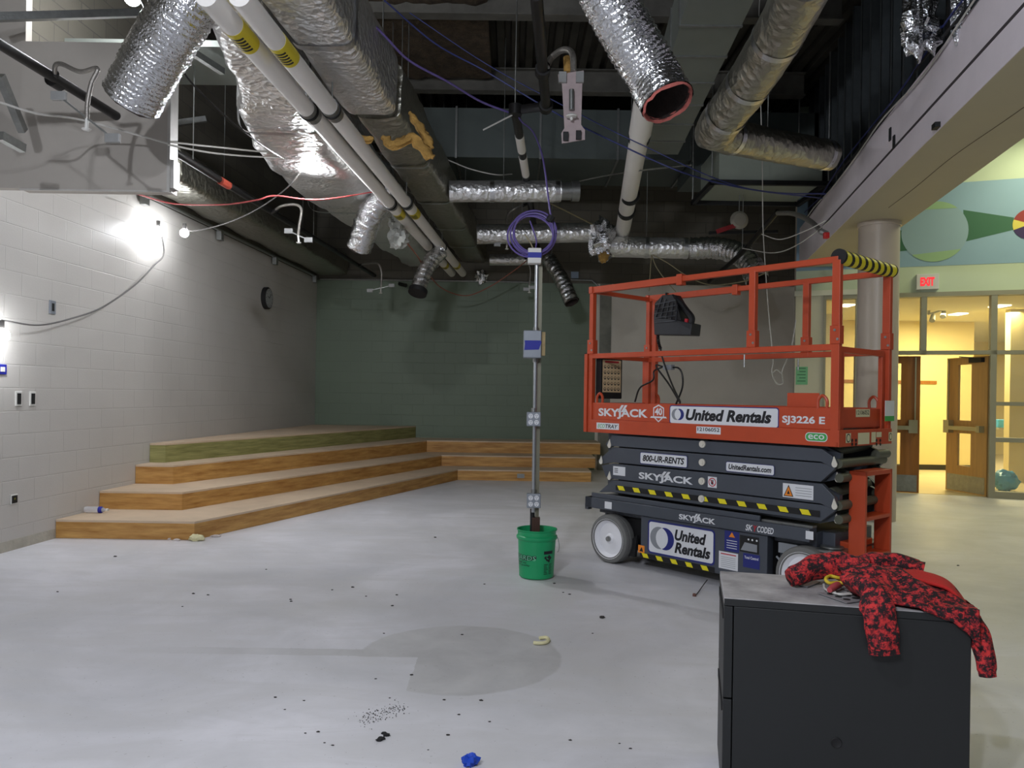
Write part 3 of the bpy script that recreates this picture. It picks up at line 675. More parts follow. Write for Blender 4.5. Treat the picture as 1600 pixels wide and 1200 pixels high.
for k in range(4):
    pts = [Lp(x, y, -.372) for x, y in PIX[k]]; zc = ZC[k]
    for sy in (-1, 1):
        dep = .0 if k in (3, 1) else .004
        m = MB(); m.prism([(x, (-.372 + dep) if sy < 0 else .332, z) for x, z in pts], (0, .04, 0)); a = B(m, 'scissor_arm', M_gr, smooth=0, bevel=.003)
        if sy < 0: ARM.append((a,))
        m = MB(); m.prism([(x, -.30 if sy < 0 else .26, z) for x, z in ((-.95, zc - .055), (.95, zc - .075), (1.085, zc - (.05 if k % 2 else .035)), (1.085, zc - .005), (.95, zc + .05), (-.95, zc + .045))], (0, .04, 0)); B(m, 'inner_arm', M_gr, smooth=0)
        yo = -.372 if sy < 0 else .372; d = -.012 if sy < 0 else .012
        m = MB(); m.cyl((xpv, yo, zc), (xpv, yo + d, zc), .027, 18); m.cyl((xpv, yo + d, zc), (xpv, yo + d * 1.5, zc), .012, 12); B(m, 'pivot_cap', M_pin)
        for cp in CAPS[k]:
            if cp is None: continue
            xe, ze = Lp(cp[0], cp[1], -.384); s = -1 if cp[0] < 1100 else 1
            p2 = ell(xe, ze - .008, .019, .024, 14, 180, 360) + [(xe - .004 * s, ze + .042)]
            m = MB(); m.prism([(x, yo, z) for x, z in p2], (0, d * .6, 0)); B(m, 'end_pin', M_pin, smooth=0)
        if k % 2 == 0:
            xe, ze = 1.07, zc - .03; p2 = ell(xe, ze - .008, .017, .022, 14, 180, 360) + [(xe - .004, ze + .038)]
            m = MB(); m.prism([(x, -.30 if sy < 0 else .30, z) for x, z in p2], (0, d * .6, 0)); B(m, 'end_pin', M_pin, smooth=0)
    m = MB(); m.cyl((xpv, -.33, zc), (xpv, .33, zc), .035, 14); B(m, 'cross_tube', M_gr2)
    if k in (3, 1):
        xe, ze = Lp(1306, CAPS[k][1][1] + 2, -.372)
        m = MB(); m.cyl((xe + .0, -.345, ze), (xe, .345, ze), .032, 16); B(m, 'cross_tube', M_gr2)
        m = MB(); m.cyl((1.0, -.25, zc + .0), (1.0, .30, zc + .03), .036, 16); B(m, 'cross_tube', M_gr2)
        m = MB(); m.cyl((1.10, .20, zc - .03), (1.10, .38, zc - .03), .032, 14); B(m, 'cross_tube', M_gr2)
    else:
        m = MB(); m.cyl((1.09, -.32, zc - .03), (1.09, -.10, zc - .03), .03, 14); B(m, 'cross_tube', M_gr2)
        m = MB(); m.bar((.9, -.20, zc + .05), (1.08, -.16, zc - .02), .05, .05); m.cut(); m.bar((.9, .28, zc + .05), (1.10, .32, zc - .02), .05, .05); B(m, 'brace_link', M_gr2, smooth=0)
m = MB(); m.bx(-.9, .9, -.22, .22, .55, 1.09); B(m, 'lift_cylinder_bay', M_lk, smooth=0)
m = MB(); put = side(-.3735)
decal('hazard_tape', [M_lk, M_yl], stripes(-.3735, Lp(962, 765, -.3735)[0], Lp(1281, 800, -.3735)[0], ZC[0] - .022, ZC[0] + .020, 11), ARM[0][0])
b = boxpx(998, 737, 1083, 756, -.374); decal('lettering', M_wh, skyjack(-.374, *b), ARM[1][0])
def lab1(m):
    fn = side(-.374); f2 = side(-.3745)
    def rc(k, b, f=fn): m.k = k; poly(m, f, [(b[0], b[2]), (b[1], b[2]), (b[1], b[3]), (b[0], b[3])])
    b = boxpx(958, 729, 977, 743, -.374); rc(0, b); m.k = 2
    for i in range(3): w, h = b[1] - b[0], b[3] - b[2]; poly(m, f2, [(b[0] + w * .1, b[2] + h * (.3 + .2 * i)), (b[0] + w * .4, b[2] + h * (.3 + .2 * i)), (b[0] + w * .4, b[2] + h * (.38 + .2 * i)), (b[0] + w * .1, b[2] + h * (.38 + .2 * i))])
    m.cut(); b = boxpx(1106, 745, 1120, 762, -.374); rc(0, b); cx_, cz_ = (b[0] + b[1]) / 2, (b[2] + b[3]) / 2; r = (b[1] - b[0]) * .42
    m.k = 1; poly(m, f2, ell(cx_, cz_, r, r, 24)); m.k = 0; poly(m, side(-.375), ell(cx_, cz_, r * .8, r * .8, 24))
    m.k = 2; poly(m, side(-.3755), ell(cx_, cz_ - r * .2, r * .32, r * .36, 12))
    for i in range(4): poly(m, side(-.3755), [(cx_ - r * .34 + i * r * .18, cz_), (cx_ - r * .22 + i * r * .18, cz_), (cx_ - r * .2 + i * r * .18, cz_ + r * .55), (cx_ - r * .32 + i * r * .18, cz_ + r * .55)])
    m.k = 1; poly(m, side(-.376), [(cx_ - r * .6, cz_ + r * .5), (cx_ - r * .5, cz_ + r * .6), (cx_ + r * .6, cz_ - r * .5), (cx_ + r * .5, cz_ - r * .6)])
    m.cut(); b = boxpx(1223, 757, 1271, 779, -.374); rc(0, b); w, h = b[1] - b[0], b[3] - b[2]
    m.k = 2; poly(m, f2, [(b[0] + w * .03, b[2] + h * .08), (b[0] + w * .36, b[2] + h * .08), (b[0] + w * .195, b[2] + h * .92)])
    m.k = 3; poly(m, side(-.375), [(b[0] + w * .065, b[2] + h * .13), (b[0] + w * .325, b[2] + h * .13), (b[0] + w * .195, b[2] + h * .8)])
    m.k = 2; poly(m, side(-.3755), [(b[0] + w * .15, b[2] + h * .25), (b[0] + w * .24, b[2] + h * .25), (b[0] + w * .195, b[2] + h * .55)])
    m.k = 4
    for i in range(4): poly(m, f2, [(b[0] + w * .42, b[2] + h * (.2 + .18 * i)), (b[0] + w * .95, b[2] + h * (.2 + .18 * i)), (b[0] + w * .95, b[2] + h * (.24 + .18 * i)), (b[0] + w * .42, b[2] + h * (.24 + .18 * i))])
decal('warning_decal', [M_wh, M_rd, M_bk, M_oj, M_dg], lab1, ARM[1][0])
def lab2(m):
    for s, q in (('800-UR-RENTS', (1000, 709, 1074, 728)), ('UnitedRentals.com', (1134, 724, 1210, 740))):
        m.cut(); b = boxpx(*q, -.374); fn = plate(m, -.374, b, .014); w, h = b[1] - b[0], b[3] - b[2]; m.k = 3
        put_text(m, s, fn, b[0] + w * .06, b[1] - w * .06, b[2] + h * .24, b[3] - h * .22, bold=.035, shear=.2)
decal('rental_decal', UM, lab2, ARM[2][0])
# --- platform
PB, PL, PT, PM, PR = 1.095, 1.205, 1.35, 1.75, 2.32
m = MB(); m.bx(-1.10, 1.11, -.38, .38, PL - .04, PL - .005); m.bx(-1.10, 1.09, -.36, .36, PB + .02, PL - .04); B(m, 'platform_deck', M_dark, smooth=0)
m = MB(); m.bx(-1.10, 1.12, -.405, -.38, PB, PL); m.bx(-1.10, 1.12, -.395, -.382, PL, PT); tb = B(m, 'toe_board', M_or, smooth=0, bevel=.003)
m = MB(); m.bx(-1.10, 1.12, .38, .405, PB, PL); m.bx(-1.10, 1.12, .382, .395, PL, PT); B(m, 'toe_board', M_or, smooth=0)
m = MB(); m.bx(-1.125, -1.10, -.40, .40, PB + .02, PT); B(m, 'toe_board', M_or, smooth=0)
m = MB(); m.bx(1.105, 1.125, -.405, .405, PB, PL); eb = B(m, 'end_sill', M_or, smooth=0, bevel=.003)
def up_decals(m):
    fn = side(-.3965); bx_ = lambda *q: boxpx(*q, -.397)
    m.k = 0; skyjack(-.3965, *bx_(935, 633, 1012, 655))(m)
    m.cut(); b = bx_(1018, 632, 1040, 660); w, h = b[1] - b[0], b[3] - b[2]; pts = lambda e: [(b[0] + w * (.5 + (u - .5) * e), b[2] + h * (.5 + (v - .5) * e)) for u, v in ((.5, 0), (.88, .3), (.88, .82), (.5, 1), (.12, .82), (.12, .3))]
    m.k = 0; poly(m, fn, pts(1)); m.k = 4; poly(m, side(-.397), pts(.84)); m.k = 0; put_text(m, '40', side(-.3975), b[0] + w * .24, b[1] - w * .24, b[2] + h * .40, b[2] + h * .80, bold=.034)
    poly(m, side(-.3975), [(b[0] - w * .1, b[2] + h * .24), (b[1] + w * .1, b[2] + h * .24), (b[1] + w * .02, b[2] + h * .33), (b[0] - w * .02, b[2] + h * .33)])
    m.cut(); b = bx_(1046, 635, 1217, 666); w, h = b[1] - b[0], b[3] - b[2]; f2 = plate(m, -.3965, b, .02)
    logo(m, f2, b[0] + w * .085, b[2] + h * .52, h * .30); m.k = 3; put_text(m, 'United Rentals', f2, b[0] + w * .165, b[1] - w * .06, b[2] + h * .22, b[3] - h * .18, bold=.045, shear=.22)
    m.cut(); b = bx_(1222, 650, 1289, 665); m.k = 0; put_text(m, 'SJ3226 E', fn, *b[:2], *b[2:], bold=.034)
    fn = side(-.4065); f2 = side(-.407); bx_ = lambda *q: boxpx(*q, -.407)
    m.cut(); b = bx_(932, 661, 967, 671); w, h = b[1] - b[0], b[3] - b[2]; m.k = 0; poly(m, fn, [(b[0], b[2]), (b[1], b[2]), (b[1], b[3]), (b[0], b[3])])
    m.k = 5; put_text(m, 'ECO', f2, b[0] + w * .06, b[0] + w * .38, b[2] + h * .2, b[3] - h * .2, shear=.22); m.k = 3; put_text(m, 'TRAY', f2, b[0] + w * .40, b[1] - w * .05, b[2] + h * .2, b[3] - h * .2, bold=.02, shear=.22)
    m.cut(); b = bx_(1088, 667, 1126, 678); w, h = b[1] - b[0], b[3] - b[2]; m.k = 0; poly(m, fn, [(b[0], b[2]), (b[1], b[2]), (b[1], b[3]), (b[0], b[3])]); m.k = 3; put_text(m, '12106052', f2, b[0] + w * .05, b[1] - w * .05, b[2] + h * .35, b[3] - h * .12, bold=.015)
    m.cut(); b = bx_(1258, 676, 1293, 690); w, h = b[1] - b[0], b[3] - b[2]; m.k = 0; poly(m, fn, rrect(*b, h * .45)); e = h * .08; m.k = 5; poly(m, f2, rrect(b[0] + e, b[1] - e, b[2] + e, b[3] - e, h * .40)); m.k = 0; put_text(m, 'eco', side(-.4075), b[0] + w * .14, b[1] - w * .14, b[2] + h * .25, b[3] - h * .22)
decal('lettering', [M_wh, M_dg, M_nv, M_bk, M_or, M_gn], up_decals, tb)
def end_decals(m):
    fn = ends(1.1265); f2 = ends(1.1272)
    for k, q in ((2, (1320, 677, 1328, 692)), (1, (1339, 676, 1357, 694)), (0, (1360, 675, 1367, 691)), (1, (1368, 675, 1376, 683)), (2, (1387, 675, 1393, 689))):
        a, b = Le(q[0], (q[1] + q[3]) / 2), Le(q[2], (q[1] + q[3]) / 2); z0, z1 = Le((q[0] + q[2]) / 2, q[3])[1], Le((q[0] + q[2]) / 2, q[1])[1]
        m.cut(); m.k = 1; poly(m, fn, [(a[0], z0), (b[0], z0), (b[0], z1), (a[0], z1)])
        if k == 2: m.k = 3; poly(m, f2, ell((a[0] + b[0]) / 2, (z0 + z1) / 2, (b[0] - a[0]) * .4, (b[0] - a[0]) * .4, 14)); m.k = 1; poly(m, ends(1.1278), ell((a[0] + b[0]) / 2, (z0 + z1) / 2, (b[0] - a[0]) * .3, (b[0] - a[0]) * .3, 14))
    m.cut(); m.k = 2
    for px in (1330, 1336, 1368, 1374):
        for py in (688, 694): m.cut(); a = Le(px, py); poly(m, f2, ell(a[0], a[1], .014, .012, 8))
decal('notice_decal', [M_wh, M_pale, M_lk, M_bk], end_decals, eb)
# --- guardrails
def post(x, y, z0, z1, w=.042, d=.042, name='guardrail_post'):
    m = MB(); m.bx(x - w / 2, x + w / 2, y - d / 2, y + d / 2, z0, z1); return B(m, name, M_or, smooth=0, bevel=.003)
def rail(p, q, w=.042, h=.042, name='guardrail', ma=None):
    m = MB(); m.bar(p, q, w, h); return B(m, name, ma or M_or, smooth=0, bevel=.003)
xm = Lp(1177, 480, -.385)[0]; xs = Lp(1146, 430, -.385)[0]; xq = Lp(1065, 440, -.385)[0]
for sy in (-1, 1):
    y = sy * .385
    post(-1.075, y, PL, PR); post(1.09, y, PB + .03, PR, .055); post(xm, y, PM - .02, PR, .05); post(-1.12, y + sy * .012, PB, PM + .02, .035)
    rail((-1.10, y, PR), (xq, y, PR), .045, .055); rail((xq - .02, y, PR + .004), (1.10, y, PR + .004), .04, .042)
    rail((-1.10, y, PM), (1.10, y, PM), .04, .042)
    m = MB(); m.bx(xq - .03, xq + .02, y - .03, y + .03, PR - .045, PR + .04); m.cut(); m.bx(-1.10, -1.06, y - .03, y + .03, PR - .03, PR + .03)
    for xx in (-1.075, xm, 1.09): m.cut(); m.bx(xx - .034, xx + .034, y - .03, y + .03, PM + .02, PM + .14)
    B(m, 'bracket', M_or, smooth=0, bevel=.003)
    m = MB(); yo = y + sy * .032 if sy < 0 else y - .032; 
    for xx in (-1.075, xm, 1.09): m.cut(); m.cyl((xx, y - .034, PM + .11), (xx, y + .034, PM + .11), .009, 8); m.cut(); m.cyl((xx + .02, y - .034, PM + .05), (xx + .02, y + .034, PM + .05), .009, 8)
    B(m, 'pin', M_metal)
    m = MB(); m.cyl((xm - .06, y - .01, PM - .12), (xm - .06, y - .01, PM - .03), .006, 6); B(m, 'hanging_pin', M_metal)
    for xx in (-.98, 1.0):
        m = MB(); m.tube(cm([(xx - .03, y, PT - .01), (xx - .03, y, PT + .05), (xx, y, PT + .08), (xx + .03, y, PT + .05), (xx + .03, y, PT - .01)], 5), .011, 8); B(m, 'tie_down_ring', M_or)
m = MB(); xx = (-1.095); m.bx(-1.126, -1.10, -.40, -.37, PR - .02, PR + .02); m.cut(); m.bx(-1.14, -1.12, -.41, -.38, PM - .01, PM + .03); B(m, 'end_cap', M_lk, smooth=0)
rail((-1.075, -.38, PR - .01), (-1.075, .38, PR - .01), .035, .035); rail((-1.075, -.38, PM), (-1.075, .38, PM), .035, .035)
post(-1.0, .385, PL, PR - .02, .045)
# entry gate
m = MB(); m.bx(1.06, 1.085, -.30, .32, 1.215, 1.345); m.bx(1.065, 1.095, -.318, -.280, 1.2, PM); m.bx(1.065, 1.095, .30, .335, 1.2, PM); m.bar((1.08, -.34, PM - .012), (1.08, .33, PM - .012), .035, .04)
gate = B(m, 'entry_gate', M_or, smooth=0, bevel=.003)
def gl(m):
    a, b = Le(1338, 645, 1.09), Le(1360, 645, 1.09); z0, z1 = Le(1349, 651.5, 1.09)[1], Le(1349, 639.5, 1.09)[1]; m.k = 0; poly(m, ends(1.0865), [(a[0], z0), (b[0], z0), (b[0], z1), (a[0], z1)])
    m.k = 1; put_text(m, '12106052', ends(1.087), a[0] + .012, b[0] - .012, z0 + (z1 - z0) * .3, z1 - (z1 - z0) * .12)
decal('number_decal', [M_pale, M_bk], gl, gate)
m = MB(); m.cyl((1.10, -.375, PR + .02), (1.10, .40, PR + .02), .048, 24); pad = B(m, 'rail_pad', [M_yl], smooth=40)
m = MB()
for k in range(7):
    y = -.36 + k * .098
    vs = []; fs = []; n = 14
    for j in range(n + 1):
        t = math.radians(-150 + 300 * j / n + 180); sh = .11 * j / n
        for w in (0, .042): vs.append(Vector((1.10 - .0488 * math.cos(t) * 1.0, y + sh + w, PR + .02 + .0488 * math.sin(t))))
    for j in range(n): fs.append((2 * j, 2 * j + 1, 2 * j + 3, 2 * j + 2))
    m.add(vs, fs)
m.cyl((1.10, -.40, PR + .02), (1.10, -.375, PR + .02), .052, 24); m.cyl((1.10, .40, PR + .02), (1.10, .415, PR + .02), .05, 20)
m.build('pad_stripes', M_lk, pad, world=False, smooth=40)
# red plate, tag, document tube
a = Lp(1232, 633, -.34); b = Lp(1282, 633, -.34); zt_ = Lp(1256, 614, -.34)[1]
m = MB(); m.bx(a[0], b[0], -.36, -.35, PT - .02, zt_); B(m, 'control_plate', M_or, smooth=0, bevel=.003)
a, b = Le(1384, 640, 1.14), Le(1398, 640, 1.14)
m = MB(); z0, zm_, z1 = Le(1391, 658, 1.14)[1], Le(1391, 650, 1.14)[1], Le(1391, 626, 1.14)[1]; m.k = 0; m.bx(1.134, 1.137, a[0], b[0], zm_, z1); m.k = 1; m.bx(1.134, 1.137, a[0], b[0], z0, zm_); B(m, 'inspection_tag', [M_wh, M_gn], smooth=0)
# manual box
a, b = Le(940, 592, -1.0), Le(971, 592, -1.0); z0, z1 = Le(955, 623, -1.0)[1], Le(955, 561, -1.0)[1]
m = MB(); m.bx(-1.06, -1.0, a[0] - .01, b[0] + .01, z0, z1); mbx = B(m, 'manual_box', M_lk, smooth=0, bevel=.006)
def mbl(m):
    w, h = b[0] - a[0], z1 - z0; f = ends(-.9985); f2 = ends(-.998)
    m.k = 0; poly(m, f, [(a[0] + .01, z0 + h * .16), (b[0] - .01, z0 + h * .16), (b[0] - .01, z1 - h * .03), (a[0] + .01, z1 - h * .03)])
    m.k = 1; poly(m, f2, [(a[0] + w * .15, z1 - h * .1), (b[0] - w * .15, z1 - h * .1), (b[0] - w * .15, z1 - h * .05), (a[0] + w * .15, z1 - h * .05)])
    for i in range(5):
        for j in range(5):
            cy_, cz_ = a[0] + w * (.16 + .17 * i), z0 + h * (.24 + .14 * j); r = w * .06; m.k = 2; poly(m, f2, ell(cy_, cz_, r, r, 10)); m.k = 0; poly(m, ends(-.9975), ell(cy_, cz_ + r * .2, r * .6, r * .55, 8))
decal('notice_decal', [M_tan, M_rd, M_bk], mbl, mbx)
# --- ladder
ya, yb2 = Le(1347, 800, 1.19)[0], Le(1403, 800, 1.25)[0]
m = MB()
for y0 in (ya, yb2 - .03): m.bx(1.10, 1.21, y0, y0 + .03, .28, .93)
m.bx(1.10, 1.21, ya, yb2, .90, .93); m.bx(1.10, 1.21, ya + .03, yb2 - .03, .60, .625); m.bx(1.10, 1.21, ya + .03, yb2 - .03, .34, .365); m.bx(1.02, 1.10, ya + .05, yb2 - .05, .36, .44)
B(m, 'ladder', M_or, smooth=0, bevel=.003)
# --- deck cables
M_cab = mat('cable_black', rgb(18, 18, 20), .5)
m = MB(); q = lambda px, py, yl=.30: (lambda t: Vector((t[0], yl, t[1])))(Lp(px, py, yl))
m.tube(cm([q(1063, 630), q(1045, 600), q(1025, 572), q(1036, 573), q(1044, 575)], 8), .008, 6); m.tube(cm([q(1056, 632), q(1066, 606), q(1066, 585), q(1060, 575), q(1050, 574)], 8), .008, 6)
m.tube(cm([q(992, 628), q(1000, 606), q(1020, 594), q(1022, 580), q(1034, 574)], 8), .008, 6)
B(m, 'power_cable', M_cab)
m = MB(); c = q(1045, 574); m.box(c, (.09, .05, .045)); B(m, 'cable_plug', M_dg)
# control box hung on the far rail
tp = FLT @ Vector((-.78, .33, 2.0))
cb = thing('control_box', (tp.x, tp.y, 1.9), 'black hand-held control box with carry grip hung on the lift guardrail', 'control box', None, -LA)
FR[cb.name] = Matrix.Translation((tp.x, tp.y, 1.9)) @ Matrix.Rotation(-LA, 4, 'Z')
M_box = mat('control_black', rgb(40, 43, 48), .5, 0, .1, 6)
def pl_(pts, yl=.28): return [FLT @ Vector((*[Lp(x, y, yl)[0]], yl, Lp(x, y, yl)[1])) for x, y in pts]
yv = FLT.to_3x3() @ Vector((0, 1, 0))
m = MB(); m.prism(pl_([(1021, 495), (1022, 523), (1079, 524), (1081, 506), (1058, 500)], .22), yv * .14); m.build('housing', M_box, cb, smooth=0, bevel=.006)
m = MB(); m.prism(pl_([(1021, 495), (1023, 473), (1035, 461), (1050, 460), (1056, 470), (1064, 501)], .22), yv * .13); m.build('lattice_guard', mat('guard_black', rgb(24, 25, 28), .55), cb, smooth=0, bevel=.006)
g = MB()
for i in range(5):
    p0, p1 = pl_([(1023, 476 + i * 7), (1056, 469 + i * 8)], .215); g.bar(p0, p1, .006, .008)
    p0, p1 = pl_([(1024 + i * 8, 496 + i), (1034 + i * 6, 464 + i * 3)], .215); g.bar(p0, p1, .006, .008)
g.build('lattice', mat('lattice_grey', rgb(62, 66, 72), .5), cb, smooth=0)
m = MB(); m.tube(cm(pl_([(1050, 464), (1062, 472), (1073, 486), (1081, 497), (1079, 508)], .27), 6), .028, 10); m.build('carry_grip', mat('guard_black', rgb(24, 25, 28), .55), cb)
m = MB(); m.cyl(*pl_([(1072, 505), (1073, 498)], .25), .018, 12); m.build('stop_button', M_rd, cb)
m = MB(); p = pl_([(1028, 524), (1029, 535), (1032, 545), (1034, 556), (1042, 580), (1052, 605), (1063, 628)], .26); m.tube(cm(p, 8), .008, 6)
cp = resample(cm(p[:3], 8), .004); m.tube(cp, .015, 10, rf=lambda i, j, t: .014 + .003 * math.sin(i * 1.5)); m.build('coiled_cord', M_cab, cb)
m = MB(); p = FLT @ Vector((-.90, .36, PR - .16)); hk = [(-.86, .385, PR + .026), (-.86, .355, PR + .03), (-.86, .35, PR - .04), (-.86, .33, PR - .12)]; m.tube([FLT @ Vector(h) for h in hk], .01, 6); m.build('hanging_hook', M_dark, cb)
# ================================================================ string lights
M_cord = mat('cord_grey', rgb(86, 84, 82), .55)
M_cage = mat('lamp_cap', rgb(60, 58, 56), .5)
def bulb(c, r, lab, up=Vector((0, 0, 1)), ma=None):
    c = Vector(c); t = thing('work_light_bulb', c - Vector((0, 0, r)), lab, 'light bulb', 'string work lights')
    m = MB(); m.lathe([(r * math.sin(math.pi * i / 12), -r * math.cos(math.pi * i / 12)) for i in range(13)], c, 20); m.build('bulb', ma or M_bulb, t)
    m = MB(); m.cyl(c + up * r * .9, c + up * (r + .06), .022, 12); m.build('socket', M_cage, t)
    return c + up * (r + .06)
k1 = bulb(Wl(247, 362, .16), .062, 'blazing work light bulb closest to the white wall above the long cord')
k2 = bulb(Wl(288, 364, .30), .050, 'smaller work light bulb just right of the blazing one on the wall')
k3 = bulb(P(486, 262, 8.0), .058, 'work light bulb hanging by the wrapped duct and white cables', ma=M_bulb2)
k4 = bulb(Wl(2, 524, .14), .062, 'low work light bulb at the left edge above the blue tape')
k5 = bulb(P(207, -4, 6.7), .07, 'work light bulb high above the drywall bulkhead', ma=M_bulb3)
def cable(name, pts, r, m, lab, cat='cable', n=8, group=None, sides=6):
    b = MB(); b.tube(cm(pts, n), r, sides); return b.build(name, m, label=lab, cat=cat, group=group)
cable('light_cord', [k4, Wl(60, 508, .10), Wl(110, 498, .10), Wl(160, 480, .10), Wl(210, 446, .10), Wl(240, 415, .10), Wl(256, 395, .10), k1], .008, M_cord, 'dark sagging lamp cord along the white block wall', 'cord')
cable('light_cord', [k2, Wl(300, 361, .32), P(350, 350, 9.2), P(400, 328, 8.8), P(450, 292, 8.3), k3], .008, M_cord, 'thin lamp cord rising from the wall bulb to the ceiling bulb', 'cord')
cable('light_cord', [P(200, -60, 6.7), k5, P(240, 40, 6.4), P(262, 68, 6.0), P(300, 130, 6.2), P(380, 205, 6.8), P(450, 250, 7.8), k3], .008, M_cab, 'black lamp cord running down across the wrapped duct', 'cord')

# ================================================================ ducts
M_foil = foil_mat('foil_wrap', (.86, .86, .86, 1), .36, 6, 19, .6, dist=.04, metal=.85)
M_foil2 = foil_mat('foil_wrap_dull', (.46, .45, .39, 1), .38, 5, 15, .5, dist=.04)
M_flex = foil_mat('flex_foil', (.66, .67, .69, 1), .2, 20, 60, .7, dist=.012)
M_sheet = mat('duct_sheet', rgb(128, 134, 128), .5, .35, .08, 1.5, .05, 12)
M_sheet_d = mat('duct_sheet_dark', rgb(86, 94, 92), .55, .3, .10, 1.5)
M_pink = mat('insulation_pink', rgb(170, 92, 84), .9, 0, .2, 12, .5, 40)
M_yins = mat('insulation_yellow', rgb(178, 140, 74), .95, 0, .25, 10, .8, 30)
M_tape = mat('foil_tape', (.75, .76, .78, 1), .28, 1.0, .1, 20, .15, 40)
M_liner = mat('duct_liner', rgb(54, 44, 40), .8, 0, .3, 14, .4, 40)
def wrap_duct(name, secs, m, lab, nseg=9, puff=.03, seed=0., seams=(), parent=None):
    """secs: (y, x0, x1, z0, z1) cross-sections, lofted into a soft rounded box"""
    ys = []
    for a, b in zip(secs, secs[1:]):
        k = max(2, int(abs(b[0] - a[0]) / .16))
        for i in range(k): t = i / k; ys.append([a[j] + (b[j] - a[j]) * t for j in range(5)])
    ys.append(list(secs[-1])); rs = []
    for y, x0, x1, z0, z1 in ys:
        ring = []; cx, cz, hx, hz = (x0 + x1) / 2, (z0 + z1) / 2, (x1 - x0) / 2, (z1 - z0) / 2
        for i in range(nseg * 4):
            t = 2 * math.pi * i / (nseg * 4); c, s = math.cos(t), math.sin(t)
            p = .32
            u = math.copysign(abs(c) ** p, c); v = math.copysign(abs(s) ** p, s)
            q = Vector((cx + hx * u, y, cz + hz * v)); k = noise.noise(Vector((q.x * 2.6 + seed, y * 1.6, q.z * 2.6))) + .5 * noise.noise(Vector((q.x * 7, y * 5 + seed, q.z * 7)))
            ring.append(q + Vector((u * k * puff, 0, v * k * puff)))
        rs.append(ring)
    b = MB(); b.rings(rs)
    o = b.build(name, m, parent, smooth=60) if parent else None
    return o
def seam(secs_at, w, parent, e=.012):
    y, x0, x1, z0, z1 = secs_at; b = MB(); rs = []
    for yy in (y - w / 2, y + w / 2):
        ring = []; cx, cz, hx, hz = (x0 + x1) / 2, (z0 + z1) / 2, (x1 - x0) / 2 + e, (z1 - z0) / 2 + e
        for i in range(36):
            t = 2 * math.pi * i / 36; c, s = math.cos(t), math.sin(t); ring.append(Vector((cx + hx * math.copysign(abs(c) ** .32, c), yy + .008 * noise.noise(Vector((i, y, 0))), cz + hz * math.copysign(abs(s) ** .32, s))))
        rs.append(ring)
    b.rings(rs, True, False, False); b.build('seam_tape', M_tape, parent, smooth=60)
def hangers(parent, pts, top=6.04, r=.006, name='hanger_rod'):
    for p in pts:
        b = MB(); b.cyl((p[0], p[1], p[2]), (p[0], p[1], top), r, 6); b.build(name, M_metal, parent)
RX = lambda y: -1.22 + .0706 * (y - 4.93)
LX = lambda y: -1.67 + .058 * (y - 4.94)
# central duct: near wrapped length, then a slimmer length to the back wall
d1 = thing('insulated_duct', (-1.4, 5.5, 3.9), 'large foil-wrapped duct with yellow insulation torn open at its end', 'duct')
wrap_duct('foil_sleeve', [(3.0, LX(3), RX(3), 3.9, 4.5), (6.95, LX(6.95), RX(6.95), 3.9, 4.48)], M_foil, None, seed=3, puff=.022, parent=d1)
for y in (4.4, 5.6): seam((y, LX(y), RX(y), 3.9, 4.49), .07, d1)
hangers(d1, [(LX(5) + .02, 5.0, 4.4), (RX(6.5) - .02, 6.5, 4.4)])
for k, (pts, w) in enumerate((([(548, 205), (560, 214), (572, 218), (584, 216)], .05), ([(597, 214), (612, 226), (628, 222), (645, 214), (656, 226), (668, 240), (678, 246)], .075), ([(640, 175), (650, 190), (662, 208), (676, 232)], .06))):
    b = MB(); path = resample(cm([P(x, y, 7.05 + .05 * k) for x, y in pts], 6), .025); sd = k * 5.
    b.tube(path, w, 10, True, lambda i, j, t: w * (.55 + .5 * noise.noise(Vector((i * .35, j * 1.3, sd))) + .15 * math.sin(j * 3)) * (1 if 1 < i < len(path) - 2 else .5))
    b.build('torn_insulation', M_yins, d1, smooth=80)
d2 = thing('insulated_duct', (-1.1, 9.5, 3.92), 'long foil-wrapped duct running on from the torn end to the back wall', 'duct')
wrap_duct('foil_sleeve', [(7.12, LX(7.1) + .06, RX(7.1) + .02, 3.93, 4.45), (YG - .1, LX(14.7) + .06, RX(14.7), 3.92, 4.4)], M_foil2, None, seed=9, puff=.025, parent=d2)
for y in (8.6, 10.2, 11.8, 13.2): seam((y, LX(y) + .06, RX(y), 3.92, 4.43), .06, d2)
hangers(d2, [(LX(9) + .1, 9.0, 4.4), (RX(12) - .05, 12.0, 4.4)])
# bulging wrapped duct on the left
d3 = thing('insulated_duct', (-2.1, 8.0, 3.75), 'bulging silver-wrapped duct left of the two white pipes', 'duct')
wrap_duct('foil_sleeve', [(4.4, -2.0, -1.62, 3.86, 4.5), (5.4, -2.1, -1.72, 3.8, 4.5), (6.3, -2.27, -1.72, 3.74, 4.5), (7.6, -2.62, -1.74, 3.72, 4.45), (9.2, -2.68, -1.70, 3.74, 4.45), (10.6, -2.5, -1.62, 3.76, 4.4), (12.6, -2.25, -1.5, 3.78, 4.35), (14.6, -2.05, -1.4, 3.8, 4.3)], M_foil, None, seed=17, puff=.07, parent=d3)
for y, x0, x1 in ((6.9, -2.45, -1.73), (9.9, -2.62, -1.66), (11.8, -2.37, -1.55)): seam((y, x0, x1, 3.73, 4.46), .06, d3, .03)
hangers(d3, [(-2.3, 8.2, 4.4), (-2.0, 11.5, 4.35)])
